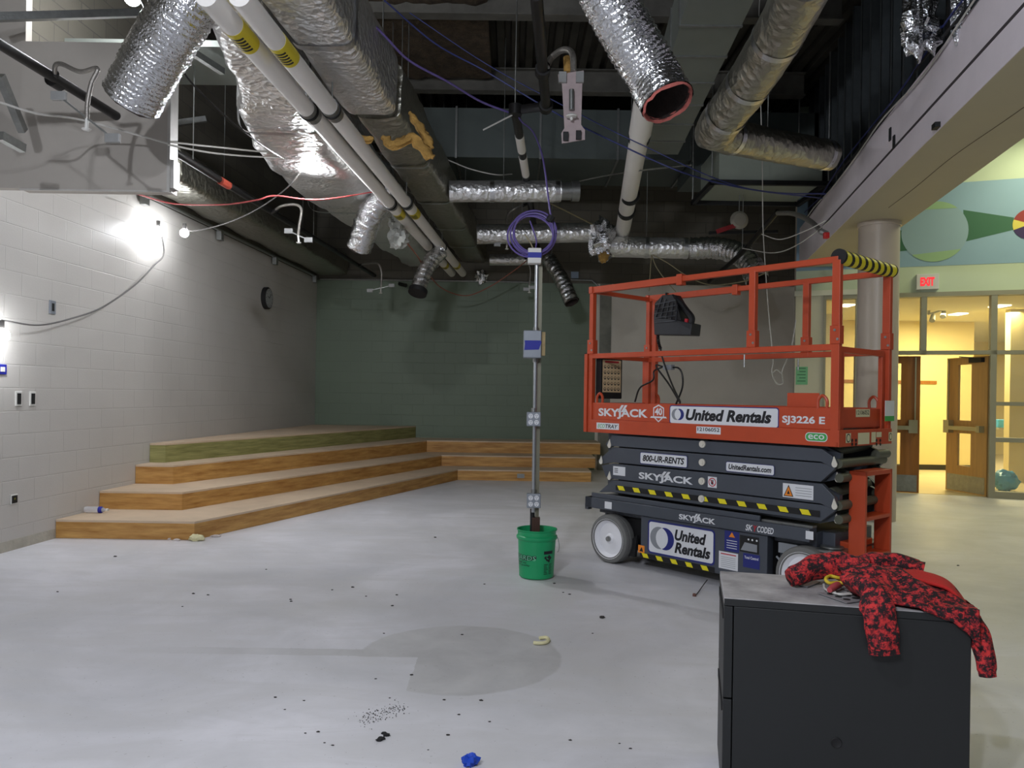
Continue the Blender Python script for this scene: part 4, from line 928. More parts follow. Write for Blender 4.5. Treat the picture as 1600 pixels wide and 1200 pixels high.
# low duct along the left wall
d4 = thing('insulated_duct', (WF(11, 0, .3).x, 11, 3.62), 'low foil-wrapped duct along the top of the white wall', 'duct')
wrap_duct('foil_sleeve', [(y, WF(y, 0, .03).x, WF(y, 0, .62).x, 3.63, 4.02) for y in (8.3, 10.5, 12.5, 14.7)], M_foil2, None, seed=23, puff=.02, parent=d4)
hangers(d4, [WF(9.5, 4.0, .55), WF(12.5, 4.0, .5)])
# plain sheet-metal trunks
def sheet(name, loc, boxes, lab, m, seams_, cat='duct', hang=()):
    t = thing(name, loc, lab, cat)
    b = MB(); b.bx(*boxes); b.build('duct_body', m, t, smooth=0)
    for q in seams_: b = MB(); b.bx(*q); b.build('duct_flange', M_metal, t, smooth=0)
    hangers(t, hang); return t
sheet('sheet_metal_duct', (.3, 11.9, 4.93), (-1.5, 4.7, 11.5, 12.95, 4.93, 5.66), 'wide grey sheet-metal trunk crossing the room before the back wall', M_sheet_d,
      [(x, x + .03, 11.48, 12.97, 4.91, 5.68) for x in (-.9, .35, 1.5, 2.6, 3.7)], hang=[(-1, 12.2, 5.6), (2, 12.2, 5.6), (4, 12.2, 5.6)])
t = sheet('sheet_metal_duct', (1.7, 8.0, 4.7), (0, 0, 0, 0, 0, 0), 'pale panelled duct running away overhead beside the silver elbow duct', M_sheet, [])
for c in list(t.children): bpy.data.objects.remove(c)
b = MB(); b.prism([(1.30, 4.9, 4.7), (1.86, 4.9, 4.7), (2.2, 10.5, 4.7), (1.70, 10.5, 4.7)], (0, 0, .45)); b.build('duct_body', M_sheet, t, smooth=0)
for k in range(8):
    y = 5.6 + .62 * k; x0 = 1.30 + .0714 * (y - 4.9); x1 = 1.86 + .0607 * (y - 4.9); b = MB(); b.bx(x0 - .012, x1 + .012, y, y + .03, 4.688, 5.16); b.build('duct_flange', M_metal, t, smooth=0)
hangers(t, [(1.45, 6.2, 5.1), (2.1, 9.8, 5.1)])
t = thing('air_handler', (3.4, 11.1, 4.25), 'pale rectangular air handling box hung in a dark angle frame', 'air handler')
b = MB(); b.bx(2.72, 4.1, 10.35, 11.35, 4.3, 4.8); b.build('casing', mat('casing_pale', rgb(150, 158, 146), .5, .1, .06, 2), t, smooth=0)
for q in ((2.6, 4.2, 11.38, 11.44, 4.25, 4.31), (2.6, 4.2, 10.28, 10.34, 4.25, 4.31), (2.6, 2.66, 10.28, 11.44, 4.25, 4.31), (4.14, 4.2, 10.28, 11.44, 4.25, 4.31)):
    b = MB(); b.bx(*q); b.build('support_angle', M_dark, t, smooth=0)
hangers(t, [(2.62, 10.31, 4.3), (4.17, 10.31, 4.3), (2.62, 11.41, 4.3), (4.17, 11.41, 4.3)], r=.012)
b = MB(); b.bx(2.6, 3.5, 11.5, 12.4, 4.7, 4.93); b.build('intake_box', M_sheet_d, t, smooth=0)
# round foil ducts
def round_duct(name, path, r, lab, m=None, seams_=(), hang=(), amp=.03, collar=None, seed=0., fq=6.0, step=.05):
    path = resample(cm(path, 10), step); mid = path[len(path) // 2]
    t = thing(name, (mid.x, mid.y, mid.z - r), lab, 'duct'); b = MB()
    b.tube(path, r, 28, True, lambda i, j, th: r * (1 + amp * noise.noise(Vector((i * step * fq, math.cos(th) * 1.5 + seed, math.sin(th) * 1.5))) + amp * .5 * noise.noise(Vector((i * step * fq * 3, 3 * math.cos(th), 3 * math.sin(th) + seed)))))
    b.build('foil_sleeve', m or M_foil, t, smooth=70)
    for q in seams_:
        i = max(1, min(len(path) - 2, int(q * (len(path) - 1)))); d = (path[i + 1] - path[i - 1]).normalized(); b = MB()
        b.tube([path[i] - d * .03, path[i] + d * .03], r * 1.03, 28, False); b.build('seam_tape', M_tape, t, smooth=70)
    for q in hang:
        i = int(q * (len(path) - 1)); hangers(t, [path[i] + Vector((0, 0, r * .8))])
    if collar:
        d = (path[-1] - path[-2]).normalized(); b = MB(); b.tube([path[-1] - d * .02, path[-1] + d * collar], r * .82, 28); b.tube([path[-1] + d * collar, path[-1] + d * (collar + .1)], r * .95, 28); b.build('metal_collar', M_metal, t, smooth=50)
    return t
round_duct('round_foil_duct', [P(702, 299, 10.0), P(790, 299, 10.05), P(876, 299, 10.1)], .137, 'short horizontal foil duct with a bare metal collar on its end', M_foil, (.97, .4), (.5,), collar=.14)
round_duct('round_foil_duct', [P(745, 366, 12.0), P(830, 365, 12.05), P(928, 363, 12.1)], .15, 'horizontal foil duct behind the coiled purple cable', M_foil, (.3, .7), (.4,), seed=4)
round_duct('round_foil_duct', [P(765, 406, 13.9), P(800, 406, 13.9), P(836, 405, 13.9)], .10, 'thin foil duct low on the back wall behind the pole top', M_foil, (), (.5,), seed=8)
round_duct('round_foil_duct', [P(950, 385, 12.1), P(1010, 387, 12.1), P(1075, 388, 12.05)], .16, 'horizontal foil duct from the crumpled joint to the silver flexible elbow', M_foil, (.05, .5, .97), (.5,), seed=12)
b = MB(); b.blob(P(941, 375, 12.05), .23, .55, 3.2, 12, 2.0, (.85, .8, 1.35)); t = thing('foil_wrapped_joint', P(941, 400, 12.05), 'crumpled foil bundle with yellow fluff joining two horizontal ducts', 'duct joint')
b.build('foil_bundle', M_flex, t, smooth=25); b = MB(); b.blob(P(943, 402, 11.95), .08, .6, 3, 8, 5.0); b.build('insulation_tuft', M_yins, t, smooth=60)
round_duct('insulated_round_duct', [P(1262, -40, 5.0), P(1225, 40, 5.6), P(1170, 130, 6.35), P(1128, 188, 6.95), P(1118, 205, 7.15)], .185, 'wide dull silver duct sloping down from the upper right to an elbow', M_foil2, (.35, .62, .85), (.4,), seed=31, amp=.05, fq=3)
round_duct('insulated_round_duct', [P(1108, 205, 7.15), P(1130, 212, 7.3), P(1200, 226, 7.75), P(1295, 243, 8.3)], .16, 'dull silver duct running right from the elbow into the studs', M_foil2, (.2, .97), (.5,), seed=37, amp=.06, fq=4)
# open-ended flexible ducts
def flex(path, r, lab, end=None, pitch=.034, seed=0., rough=1.0):
    path = resample(cm(path, 12), pitch / 4); n = 32; L_ = len(path); mid = path[-1]
    t = thing('flexible_duct', (mid.x, mid.y, mid.z - r), lab, 'flexible duct', 'flexible foil ducts'); b = MB()
    def rf(i, j, th):
        s = i * pitch / 4
        return r * (1 + .020 * rough * math.sin(2 * math.pi * s / pitch + th + 2.5 * noise.noise(Vector((s * 5, math.cos(th), math.sin(th))))) + .05 * rough * noise.noise(Vector((s * 11, 2.2 * math.cos(th), 2.2 * math.sin(th) + seed))) + .035 * rough * noise.noise(Vector((s * 40, 5 * math.cos(th) + seed, 5 * math.sin(th)))))
    b.tube(path, r, n, False, rf); b.build('foil_sleeve', M_flex, t, smooth=80)
    d = (path[-1] - path[-3]).normalized(); p = path[-1]; i0 = max(0, L_ - 24)
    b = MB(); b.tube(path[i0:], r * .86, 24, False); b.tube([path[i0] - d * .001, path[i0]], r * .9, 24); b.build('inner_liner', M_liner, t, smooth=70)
    b = MB(); rs = []
    for q, e in ((.86, -.01), (.93, .015), (.985, .0)):
        rs.append([]); a = d.cross(Vector((0, .3, 1))).normalized(); c = a.cross(d)
        for j in range(28):
            th = 2 * math.pi * j / 28; k = 1 + (.09 if q < .95 else .02) * noise.noise(Vector((j * .5, q * 9, seed))); rs[-1].append(p + d * (e + .012 * noise.noise(Vector((j * .7, seed, q)))) + a * (r * q * k * math.cos(th)) + c * (r * q * k * math.sin(th)))
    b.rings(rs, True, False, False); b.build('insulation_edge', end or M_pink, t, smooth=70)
    return t, p, d
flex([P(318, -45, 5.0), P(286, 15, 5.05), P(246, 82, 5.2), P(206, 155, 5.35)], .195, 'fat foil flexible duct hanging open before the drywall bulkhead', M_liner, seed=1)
flex([P(922, -60, 4.2), P(952, 0, 4.25), P(986, 62, 4.33), P(1020, 116, 4.37), P(1043, 160, 4.30)], .150, 'foil flexible duct with pink insulated mouth, top centre', seed=2)
flex([P(622, 296, 9.4), P(598, 308, 9.45), P(576, 342, 9.6), P(561, 388, 9.8)], .155, 'short foil flexible duct hanging under the two white pipes', M_liner, seed=3, pitch=.08, rough=2.0)
t, p, d = flex([P(690, 392, 11.7), P(672, 410, 11.6), P(660, 432, 11.5), P(653, 455, 11.4)], .115, 'small foil flexible duct ending in a black collar by the white pipes', M_liner, seed=4, pitch=.08, rough=2.0)
b = MB(); b.cyl(p - d * .03, p + d * .04, .14, 24); b.build('end_collar', M_lk, t)
flex([P(858, 405, 13.2), P(866, 418, 13.1), P(879, 440, 12.95), P(893, 472, 12.8)], .125, 'foil flexible duct hanging before the green wall beside the pole top', M_liner, seed=5, pitch=.08, rough=2.0); hangers(bpy.data.objects['flexible_duct.004'], [P(862, 412, 13.15)])
flex([P(1078, 388, 12.0), P(1120, 388, 11.9), P(1153, 396, 11.7), P(1172, 412, 11.5), P(1184, 440, 11.3)], .165, 'foil flexible elbow dropping behind the orange guardrail', M_liner, seed=6, pitch=.08, rough=2.0)

# ================================================================ pipes
M_pipew = mat('pipe_jacket_white', rgb(236, 233, 228), .5, 0, .03, 2)
M_ylab = mat('label_yellow', rgb(214, 196, 50), .5)
def white_pipe(p0, p1, r, lab, bands, labels):
    p0, p1 = Vector(p0), Vector(p1); d = (p1 - p0).normalized(); L_ = (p1 - p0).length
    t = thing('insulated_pipe', p0.lerp(p1, .5) - Vector((0, 0, r)), lab, 'pipe')
    b = MB(); b.cyl(p0, p1, r, 24); b.build('pipe_jacket', M_pipew, t)
    for y, w in bands:
        k = (y - p0.y) / (p1.y - p0.y); c = p0.lerp(p1, k); b = MB(); b.cyl(c - d * w, c + d * w, r * 1.06, 24); b.build('metal_band', M_metal, t)
        c2 = c - d * (w * .2); b = MB(); b.cyl(c2 - d * .015, c2 + d * .015, r * 1.16, 24); b.build('clamp_ring', M_lk, t)
        b = MB(); b.cyl(c + Vector((0, 0, r)), (c.x, c.y, 6.04), .007, 6); b.build('hanger_rod', M_metal, t)
    for y, w in labels:
        k = (y - p0.y) / (p1.y - p0.y); c = p0.lerp(p1, k); b = MB(); b.k = 0; b.cyl(c - d * w, c + d * w, r * 1.02, 24); b.k = 1
        for q in range(5):
            vs = []; z0 = c + d * (-w * .6 + w * .28 * q)
            for ang in (-125, -110, -95, -80, -65, -50):
                a = math.radians(ang); sd = d.cross(Vector((0, 0, 1))).normalized(); up = sd.cross(d)
                for e in (0, w * .16): vs.append(z0 + d * e + (sd * math.cos(a) + up * math.sin(a)) * r * 1.035)
            b.add(vs, [(2 * i, 2 * i + 1, 2 * i + 3, 2 * i + 2) for i in range(5)])
        b.build('pipe_label', [M_ylab, M_bk], t)
zP = 3.68
white_pipe(Zp(322, -8, zP), Zp(706, 427, zP), .068, 'left-hand white insulated pipe with yellow labels', [(6.3, .09), (9.3, .08), (12.0, .06)], [(4.95, .13), (9.75, .12), (13.6, .1)])
white_pipe(Zp(374, -8, zP), Zp(723, 427, zP), .068, 'right-hand white insulated pipe with yellow labels', [(6.25, .09), (9.25, .08), (12.0, .06)], [(5.15, .13), (9.7, .12), (13.6, .1)])
t = thing('pvc_pipe', P(990, 260, 9.5), 'thick white drain pipe sloping down behind the top centre flexible duct', 'pipe')
b = MB(); b.cyl(P(1010, 150, 8.0), P(1000, 208, 8.7), .125, 24); b.cyl(P(1000, 208, 8.7), P(972, 366, 12.3), .112, 24); b.build('pipe', M_pipew, t)
for q in ((999, 214, 8.85), (985, 306, 10.6), (979, 330, 11.2)):
    c = P(*q); d = (P(972, 366, 12.3) - P(1000, 208, 8.7)).normalized(); b = MB(); b.cyl(c - d * .05, c + d * .05, .125, 24); b.build('coupling', M_dark, t)
hangers(t, [P(985, 306, 10.6)])
# black sprinkler mains
def pipe_run(lab, pts, r, whites=(), group=None, hang=(), fittings=(), name='sprinkler_pipe'):
    pts = [Vector(p) for p in pts]; mid = pts[len(pts) // 2]; t = thing(name, mid - Vector((0, 0, r)), lab, 'pipe', group)
    b = MB(); b.tube(pts, r, 14); b.build('pipe', M_black, t)
    for a, c in whites: b = MB(); b.cyl(a, c, r * 1.08, 14); b.build('painted_length', M_pipew, t)
    for c, d in fittings: c = Vector(c); d = Vector(d).normalized(); b = MB(); b.cyl(c - d * .05, c + d * .05, r * 1.45, 14); b.build('fitting', M_black, t)
    hangers(t, hang); return t
zs = 3.62
sA, sB = Zp(0, 69, zs), Zp(596, 437, 3.66)
lerp = lambda k: sA.lerp(sB, k)
pipe_run('long black sprinkler main running beside the bulkhead and above the white wall', [Zp(-60, 30, zs), sA, sB, P(634, 446, 14.6)], .036, [(lerp(.13), lerp(.20))], hang=[lerp(.25), lerp(.6)], fittings=[(Zp(87, 127, zs), sB - sA), (Zp(232, 213, zs), sB - sA), (Zp(265, 234, zs), sB - sA)])
b = MB(); b.cyl(Zp(344, 282, zs), Zp(357, 290, zs), .042, 14); b.build('pipe_marker', mat('marker_red', rgb(150, 60, 44), .5), bpy.data.objects['sprinkler_pipe'])
zq = 4.2
A0, A1, A2, A3 = Zp(838, -8, zq), Zp(853, 166, zq), Zp(805, 172, zq), Zp(841, 392, zq)
dd = (A3 - A2)
pipe_run('black sprinkler pipe with white lengths dropping away behind the pole top', [A0, A1, A2, A3], .046, [(A2.lerp(A3, .10), A2.lerp(A3, .17)), (A2.lerp(A3, .20), A2.lerp(A3, .30))], hang=[A0.lerp(A1, .5), A2], fittings=[(A1, (0, 1, 0)), (A2, (0, 0, 1)), (Zp(848, 110, zq), (0, 1, 0))])
pipe_run('thin dark pipe slanting across the far right above the guardrail', [P(1108, 440, 12), P(1160, 395, 11), P(1215, 330, 10.2)], .035, hang=[P(1160, 395, 11)])
# flexible sprinkler drops with their ceiling brackets
M_braid = mat('braided_steel', rgb(150, 146, 140), .4, .7, .15, 40, .3, 80)
M_clear = mat('bracket_plastic', rgb(146, 147, 146), .35, .1, .1, 10)
def drop(lab, hose, br0, br1, head, r=.016):
    hose = [Vector(p) for p in hose]; t = thing('sprinkler_drop', hose[-1], lab, 'sprinkler', 'flexible sprinkler drops')
    b = MB(); b.tube(cm(hose, 8), r, 10); b.build('braided_hose', M_braid, t)
    b = MB(); b.cyl(hose[0], hose[0] + (hose[1] - hose[0]) * .5, r * 1.5, 10); b.build('hose_nut', M_black, t)
    b = MB(); b.bar(br0, br1, .02, .012); b.build('mounting_bar', M_metal, t, smooth=0)
    for q in (br0, br1):
        b = MB(); q = Vector(q); b.box(q, (.10, .03, .06)); b.build('clamp_block', M_clear, t, smooth=0, bevel=.004)
    h = Vector(head); b = MB(); b.cyl(hose[-1], h, .012, 10); b.lathe([(0, 0), (.018, 0), (.03, .01), (.03, .014), (.0, .02)], h - Vector((0, 0, .02)), 14); b.build('sprinkler_head', M_white, t)
    return t
drop('sprinkler drop with bracket hanging before the drywall bulkhead', [Zp(87, 124, zs), P(86, 104, 5.4), P(96, 100, 5.35), P(125, 112, 5.3), P(152, 107, 5.25), P(143, 130, 5.25), P(137, 160, 5.25), P(136, 186, 5.25)], P(92, 150, 5.25), P(176, 216, 5.25), P(135, 200, 5.25))
drop('sprinkler drop over the left wall clock', [Zp(425, 332, zs), P(440, 322, 9.3), P(462, 320, 9.3), P(471, 328, 9.3), P(468, 350, 9.3), P(466, 368, 9.3)], P(451, 361, 9.3), P(482, 375, 9.3), P(467, 378, 9.3))
drop('sprinkler drop at the top left of the green wall', [P(560, 415, 13.6), P(572, 412, 13.4), P(590, 412, 13.2), P(596, 425, 13.2), P(596, 440, 13.2), P(595, 450, 13.2)], P(578, 454, 13.2), P(612, 446, 13.2), P(595, 457, 13.2))
drop('sprinkler drop behind the purple cable coil', [P(826, 318, 12.2), P(808, 324, 12), P(794, 335, 12), P(792, 352, 12), P(793, 375, 12), P(792, 384, 12)], P(777, 382, 12), P(812, 372, 12), P(792, 388, 12))
drop('sprinkler drop on the green wall right behind the pole', [P(818, 398, 13.8), P(826, 412, 13.8), P(829, 424, 13.8), P(828, 438, 13.8), P(827, 446, 13.8)], P(822, 452, 13.8), P(832, 449, 13.8), P(827, 456, 13.8))
# bagged sprinkler panel hanging by the black pipe
t = thing('sprinkler_mount', P(895, 225, 6.6), 'long pinkish mounting panel with white sprinkler head hung by the black pipe', 'sprinkler')
b = MB(); o = P(893, 165, 6.6); c = [P(x, y, 6.6) for x, y in ((872, 116), (912, 110), (910, 124), (908, 195), (914, 203), (914, 218), (878, 224), (877, 208), (882, 200), (878, 130), (873, 128))]
b.prism(c, (0, .012, 0)); b.build('panel', mat('panel_pink', rgb(176, 160, 160), .4, 0, .1, 9), t, smooth=0)
for x, y in ((884, 213), (904, 211)): b = MB(); b.box(P(x, y, 6.58), (.045, .02, .075)); b.build('panel_foot', M_dark, t, smooth=0)
for x0, x1 in ((873, 885), (900, 912)): b = MB(); b.box(P((x0 + x1) / 2, 121, 6.585), (.065, .03, .09)); b.build('panel_clamp', M_clear, t, smooth=0)
b = MB(); b.cyl(P(893, 140, 6.57), P(893, 172, 6.57), .022, 12); b.build('sprinkler_body', M_metal, t)
b = MB(); h = P(893, 182, 6.54); b.lathe([(0, -.035), (.012, -.03), (.014, -.01), (.045, -.004), (.05, .005), (.03, .02), (.0, .026)], h, 20); b.build('sprinkler_head', M_white, t)
b = MB(); b.tube(cm([Zp(854, 106, zq), P(862, 90, 6.9), P(880, 78, 6.7), P(894, 84, 6.62), P(896, 112, 6.6)], 8), .028, 10); b.build('braided_hose', M_braid, t)
b = MB(); b.tube([P(886, 90, 6.65), P(887, 114, 6.62)], .034, 10); b.build('insulation_scrap', M_yins, t)
# white string and coiled cables
M_cwhite = mat('cable_white', rgb(200, 198, 192), .5); M_cpur = mat('cable_purple', rgb(98, 84, 146), .5); M_cred = mat('cable_red', rgb(180, 80, 80), .5); M_cblue = mat('cable_blue', rgb(40, 50, 110), .5)
for k, (a, lab) in enumerate((([(265, 222, 6.25), (340, 230, 7), (430, 238, 7.6), (525, 236, 8.1)], 'upper white cable strung across the wrapped duct'), ([(262, 226, 6.25), (340, 240, 7), (430, 246, 7.6), (530, 247, 8.1)], 'lower white cable strung across the wrapped duct'),
     ([(0, 160, 5.2), (60, 178, 5.4), (130, 188, 5.8), (262, 224, 6.2)], 'faint white cable crossing the bulkhead face'))):
    cable('data_cable', [P(*q) for q in a], .008, M_cwhite, lab)
cable('data_cable', [Wl(210, 302, .3), P(270, 318, 8.6), P(345, 320, 8.4), P(400, 313, 8.2), P(430, 306, 8.2), P(500, 312, 8.2), P(600, 297, 9)], .008, M_cred, 'red cable strung under the wrapped ducts on the left')
cable('data_cable', [P(628, 370, 11), P(652, 400, 11.4), P(664, 420, 12), P(690, 450, 13), P(728, 462, 13.6), P(765, 448, 13.6), P(800, 425, 13.4), P(822, 408, 13)], .010, mat('cable_salmon', rgb(150, 92, 76), .6), 'reddish cable looping below the white pipe ends')
cable('data_cable', [P(545, 0, 6), P(600, 55, 6.3), P(640, 95, 6.6), P(700, 128, 7), P(750, 158, 7.4), P(796, 176, 7.6)], .010, M_cpur, 'purple cable trailing over the torn duct to the black elbow')
cable('data_cable', [P(600, 0, 7.5), P(680, 68, 7.8), P(760, 112, 8), P(860, 172, 8), P(960, 222, 7.8), P(1080, 274, 7.6), P(1200, 300, 8.0), P(1290, 303, 8.6)], .008, M_cblue, 'long blue cable slung across the whole ceiling')
cable('data_cable', [P(640, 20, 8.2), P(760, 100, 8.4), P(880, 165, 8.4), P(1000, 225, 8.2), P(1150, 290, 8.2), P(1285, 310, 8.7)], .006, M_cblue, 'second thinner blue cable beside the long one')
cable('data_cable', [P(808, 0, 7.6), P(806, 90, 7.65), P(805, 168, 7.7)], .006, M_metal, 'thin support wire down to the black pipe elbow', 'wire')
cable('data_cable', [P(755, 203, 7.5), P(800, 180, 7.6)], .008, M_cwhite, 'white plastic stick poking left from the black pipe elbow', 'cable tie')
cable('data_cable', [P(700, 250, 10), P(735, 264, 10), P(775, 273, 10), P(800, 272, 10.4)], .008, M_cwhite, 'grey wires drooping above the collared foil duct')
cable('data_cable', [P(905, 283, 10.5), P(960, 272, 10), P(1040, 262, 9), P(1080, 258, 8.4)], .010, M_metal, 'thin straight rod tilted above the white drain pipe', 'rod')
cable('data_cable', [P(860, 318, 11), P(885, 330, 11.5), P(925, 350, 11.9)], .010, mat('cable_tan', rgb(150, 140, 110), .6), 'tan wires running to the crumpled duct joint')
cable('hanging_string', [Vector((P(1186, 60, 8.85).x, 8.85, 6.045)), P(1186, 60, 8.85), P(1191, 250, 9), P(1192, 350, 9), P(1196, 420, 9), P(1202, 500, 9), P(1208, 560, 9), P(1206, 580, 9), P(1212, 596, 9), P(1221, 600, 9), P(1223, 588, 9), P(1214, 578, 9), P(1207, 586, 9), P(1214, 600, 9), P(1224, 598, 9), P(1222, 580, 9), P(1236, 545, 9), P(1244, 500, 9)], .006, M_cwhite, 'white string hanging in a loop behind the lift', 'string')
for k, (a, lab) in enumerate((([(1018, 398, 12), (1016, 425, 12), (1014, 455, 12)], 'white wire hanging straight from the elbow duct'), ([(1018, 398, 12), (1026, 418, 12), (1042, 440, 12), (1056, 456, 12)], 'tan wire looping below the horizontal duct'), ([(1020, 398, 12), (1045, 412, 12), (1075, 432, 12), (1110, 445, 12), (1160, 440, 11), (1200, 425, 10)], 'pale wire looping right below the elbow duct'))):
    cable('data_cable', [P(*q) for q in a], .008, mat('cable_tan', rgb(150, 140, 110), .6), lab)
cable('data_cable', [P(1190, 366, 9.2), P(1220, 374, 9), P(1260, 360, 8.6), P(1290, 345, 8.4)], .006, M_cwhite, 'white wire sagging to the end of the header')
cable('data_cable', [P(1160, 388, 10), P(1210, 395, 9.6), P(1250, 380, 9), P(1300, 342, 8.4)], .006, M_cwhite, 'lower white wire sagging toward the header')
# cables lying along the header's top edge
for k, (dz, dx, m, lab) in enumerate(((.03, -.036, M_dark, 'dark cable bundle draped along the top of the white header'), (.06, -.045, M_cblue, 'blue cable draped along the top of the white header'), (-.03, -.034, M_cwhite, 'white cable drooping along the upper header face'))):
    cable('data_cable', [(HX(y) + dx + .01 * math.sin(y * 3 + k), y, HT + dz + .03 * math.sin(y * 2.1 + k * 2)) for y in [3.6 + .5 * i for i in range(17)]], .012 if k == 0 else .008, m, lab)
# crumpled foil among the studs
b = MB(); b.blob(P(1438, 36, 5.85), .19, .7, 2.6, 14, 7.0, (.65, .5, 1.35)); b.build('foil_scrap', M_flex, smooth=20, label='crumpled foil hanging among the dark studs above the header', cat='foil')
b = MB(); b.blob(P(1505, 5, 5.6), .2, .6, 2.6, 12, 9.0, (.35, .4, 1.5)); b.build('foil_scrap', M_flex, smooth=20, label='narrow strip of foil at the top edge above the header', cat='foil')
# plastic bag bundle under the pipes
b = MB(); b.blob(P(619, 350, 10.2), .13, .6, 3.0, 12, 3.3, (.8, .7, 1.0)); b.blob(P(622, 372, 10.2), .16, .5, 3.0, 12, 6.3, (.8, .7, .9)); b.build('plastic_bag', mat('bag_film', rgb(176, 178, 172), .25, 0, .1, 10, .4, 20), smooth=30, label='clear plastic bag bundle hanging under the white pipes', cat='bag')
b = MB(); b.blob(P(752, 433, 14.74), .12, .6, 3.0, 10, 4.3, (1, .6, 1)); b.build('foil_scrap', M_flex, smooth=25, label='small wad of foil above the green wall at the duct end', cat='foil')
# red-handled valve and hose at the header end
t = thing('hose_valve', P(1290, 370, 8.6), 'grey hose ending in a red-handled valve at the far header end', 'valve')
b = MB(); b.tube(cm([P(1215, 333, 10), P(1240, 334, 9.6), P(1265, 345, 9), P(1284, 362, 8.6)], 8), .03, 10); b.build('hose', M_braid, t)
b = MB(); b.box(P(1291, 368, 8.55), (.06, .05, .07)); b.build('valve_handle', mat('valve_red', rgb(200, 40, 40), .5), t, smooth=0, bevel=.01)
b = MB(); b.cyl(P(1282, 361, 8.6), P(1292, 366, 8.58), .035, 10); b.build('valve_body', M_metal, t)
t = thing('ceiling_fixture', P(1155, 355, 11), 'pale round fixture with a red bracket hung below the far ceiling', 'fixture')
b = MB(); c = P(1155, 344, 11); b.lathe([(0, -.06), (.09, -.05), (.13, 0), (.12, .03), (0, .05)], c, 20, 'Y'); b.build('disc', mat('disc_pale', rgb(150, 146, 136), .5), t)
b = MB(); b.bar(P(1120, 362, 11), P(1150, 352, 11), .04, .06); b.build('bracket', mat('bracket_red', rgb(150, 40, 46), .5), t, smooth=0)
b = MB(); b.bar(P(1108, 364, 11.05), P(1215, 362, 11.05), .05, .04); b.build('rail', M_dark, t, smooth=0); hangers(t, [P(1155, 335, 11)])
# conduit rail and clips along the wall top, upper steel
t = thing('conduit_rail', WF(11, 3.56, .03), 'metal conduit rail clipped along the top edge of the white wall', 'conduit')
b = MB(); b.tube([WF(8.4, 3.585, .045), WF(14.6, 3.585, .045)], .022, 8); b.build('conduit', M_metal, t)
for x, y in ((226, 315), (344, 371), (430, 410), (492, 438)):
    c = Wl(x, y, .05); b = MB(); b.box(c + Vector((0, 0, .02)), (.07, .10, .12)); b.build('clip', M_metal, t, smooth=0, bevel=.005)
t = thing('conduit_rail', G(720, 437, .03), 'thin conduit along the top edge of the green wall', 'conduit')
b = MB(); b.tube([G(500, 436, .03), G(700, 438.5, .03), G(836, 441, .03)], .016, 8); b.tube([G(892, 437, .03), G(925, 438, .03), G(935, 447, .03)], .016, 8); b.build('conduit', M_metal, t)
b = MB(); b.box(G(898, 430, .04), (.14, .07, .12)); b.build('junction_box', mat('box_blue_grey', rgb(120, 134, 150), .5), t, smooth=0)
for i, (a, c, lab) in enumerate((((-10, 27, 5.9), (232, 20, 6.6), 'upper steel channel crossing above the drywall bulkhead'), ((0, 118, 5.6), (36, 205, 5.9), 'short steel strut at the far upper left'), ((0, 212, 5.3), (36, 232, 5.5), 'white metal strut ending left of the bulkhead'), ((278, 192, 8.5), (322, 186, 8.6), 'pale steel strut right of the bulkhead edge'), ((283, 70, 7), (348, 112, 7.5), 'slanted steel strut behind the fat flexible duct'))):
    b = MB(); b.bar(P(*a), P(*c), .05, .06); b.build('steel_strut', M_metal, smooth=0, label=lab, cat='strut')
b = MB(); b.bx(WF(7.2, 0, .05).x, -2.65, 7.2, 8.1, 4.6, 4.66); b.build('metal_sheet', M_sheet, smooth=0, label='pale grey metal panel visible between bulkhead and wrapped duct', cat='panel')
# ================================================================ bucket and pole
bc = Vector((P(838, 900, 6.0).x, 6.0, 0))
bk = thing('bucket', bc, 'green plastic bucket holding the electrical pole', 'bucket')
M_bgr = mat('bucket_green', rgb(22, 156, 98), .4, 0, .03, 3)
def br(z): return .133 + (.150 - .133) * z / .374
m = MB()
m.lathe([(0, .004), (.125, .004), (.133, .012), (br(.29), .29), (br(.30) + .010, .30), (br(.31) + .012, .312), (br(.32) + .010, .322), (br(.325), .33), (br(.36), .36), (br(.365) + .006, .366), (br(.37) + .006, .374), (br(.37) - .002, .374), (br(.36) - .006, .36), (.128, .016), (0, .016)], bc, 56)
m.build('shell', M_bgr, bk, smooth=40)
def bfn(off=.0009):                # (angle in degrees from the camera side, z)
    base = math.atan2(-bc.y, -bc.x)
    def f(a, z):
        t = base + math.radians(a); r = br(z) + off; return bc + Vector((r * math.cos(t), r * math.sin(t), z))
    return f
m = MB(); put_text(m, 'MENARDS', bfn(), -119, 0, .145, .189, bold=.10, shear=.1); m.build('lettering', M_bk, bk, smooth=0)
m = MB(); put_text(m, 'MENARDS', bfn(.0016), -117, -2, .150, .185, bold=.0, shear=.1); m.build('lettering', mat('print_pale_green', rgb(120, 200, 160), .5), bk, smooth=0)
m = MB(); put_text(m, 'dedicated to', bfn(), -112, -34, .122, .140, shear=.25); put_text(m, 'service & quality', bfn(), -112, -20, .100, .118, shear=.25); m.build('lettering', M_bk, bk, smooth=0)
def band(m, f, a0, a1, z0, z1, n=6):
    vs = []; 
    for i in range(n + 1):
        a = a0 + (a1 - a0) * i / n; vs += [f(a, z0), f(a, z1)]
    m.add(vs, [(2 * i, 2 * i + 2, 2 * i + 3, 2 * i + 1) for i in range(n)])
m = MB(); f = bfn(); band(m, f, 23, 57, .198, .222); m.build('print_block', M_bk, bk, smooth=0)
m = MB(); m.add([f(24 + 30 * (.5 + .5 * math.cos(t) * (.8 + .25 * math.sin(3 * t))), .163 + .028 * math.sin(t) * (.85 + .25 * math.cos(5 * t))) for t in [2 * math.pi * i / 30 for i in range(30)]], [tuple(range(30))]); m.build('print_block', M_bk, bk, smooth=0)
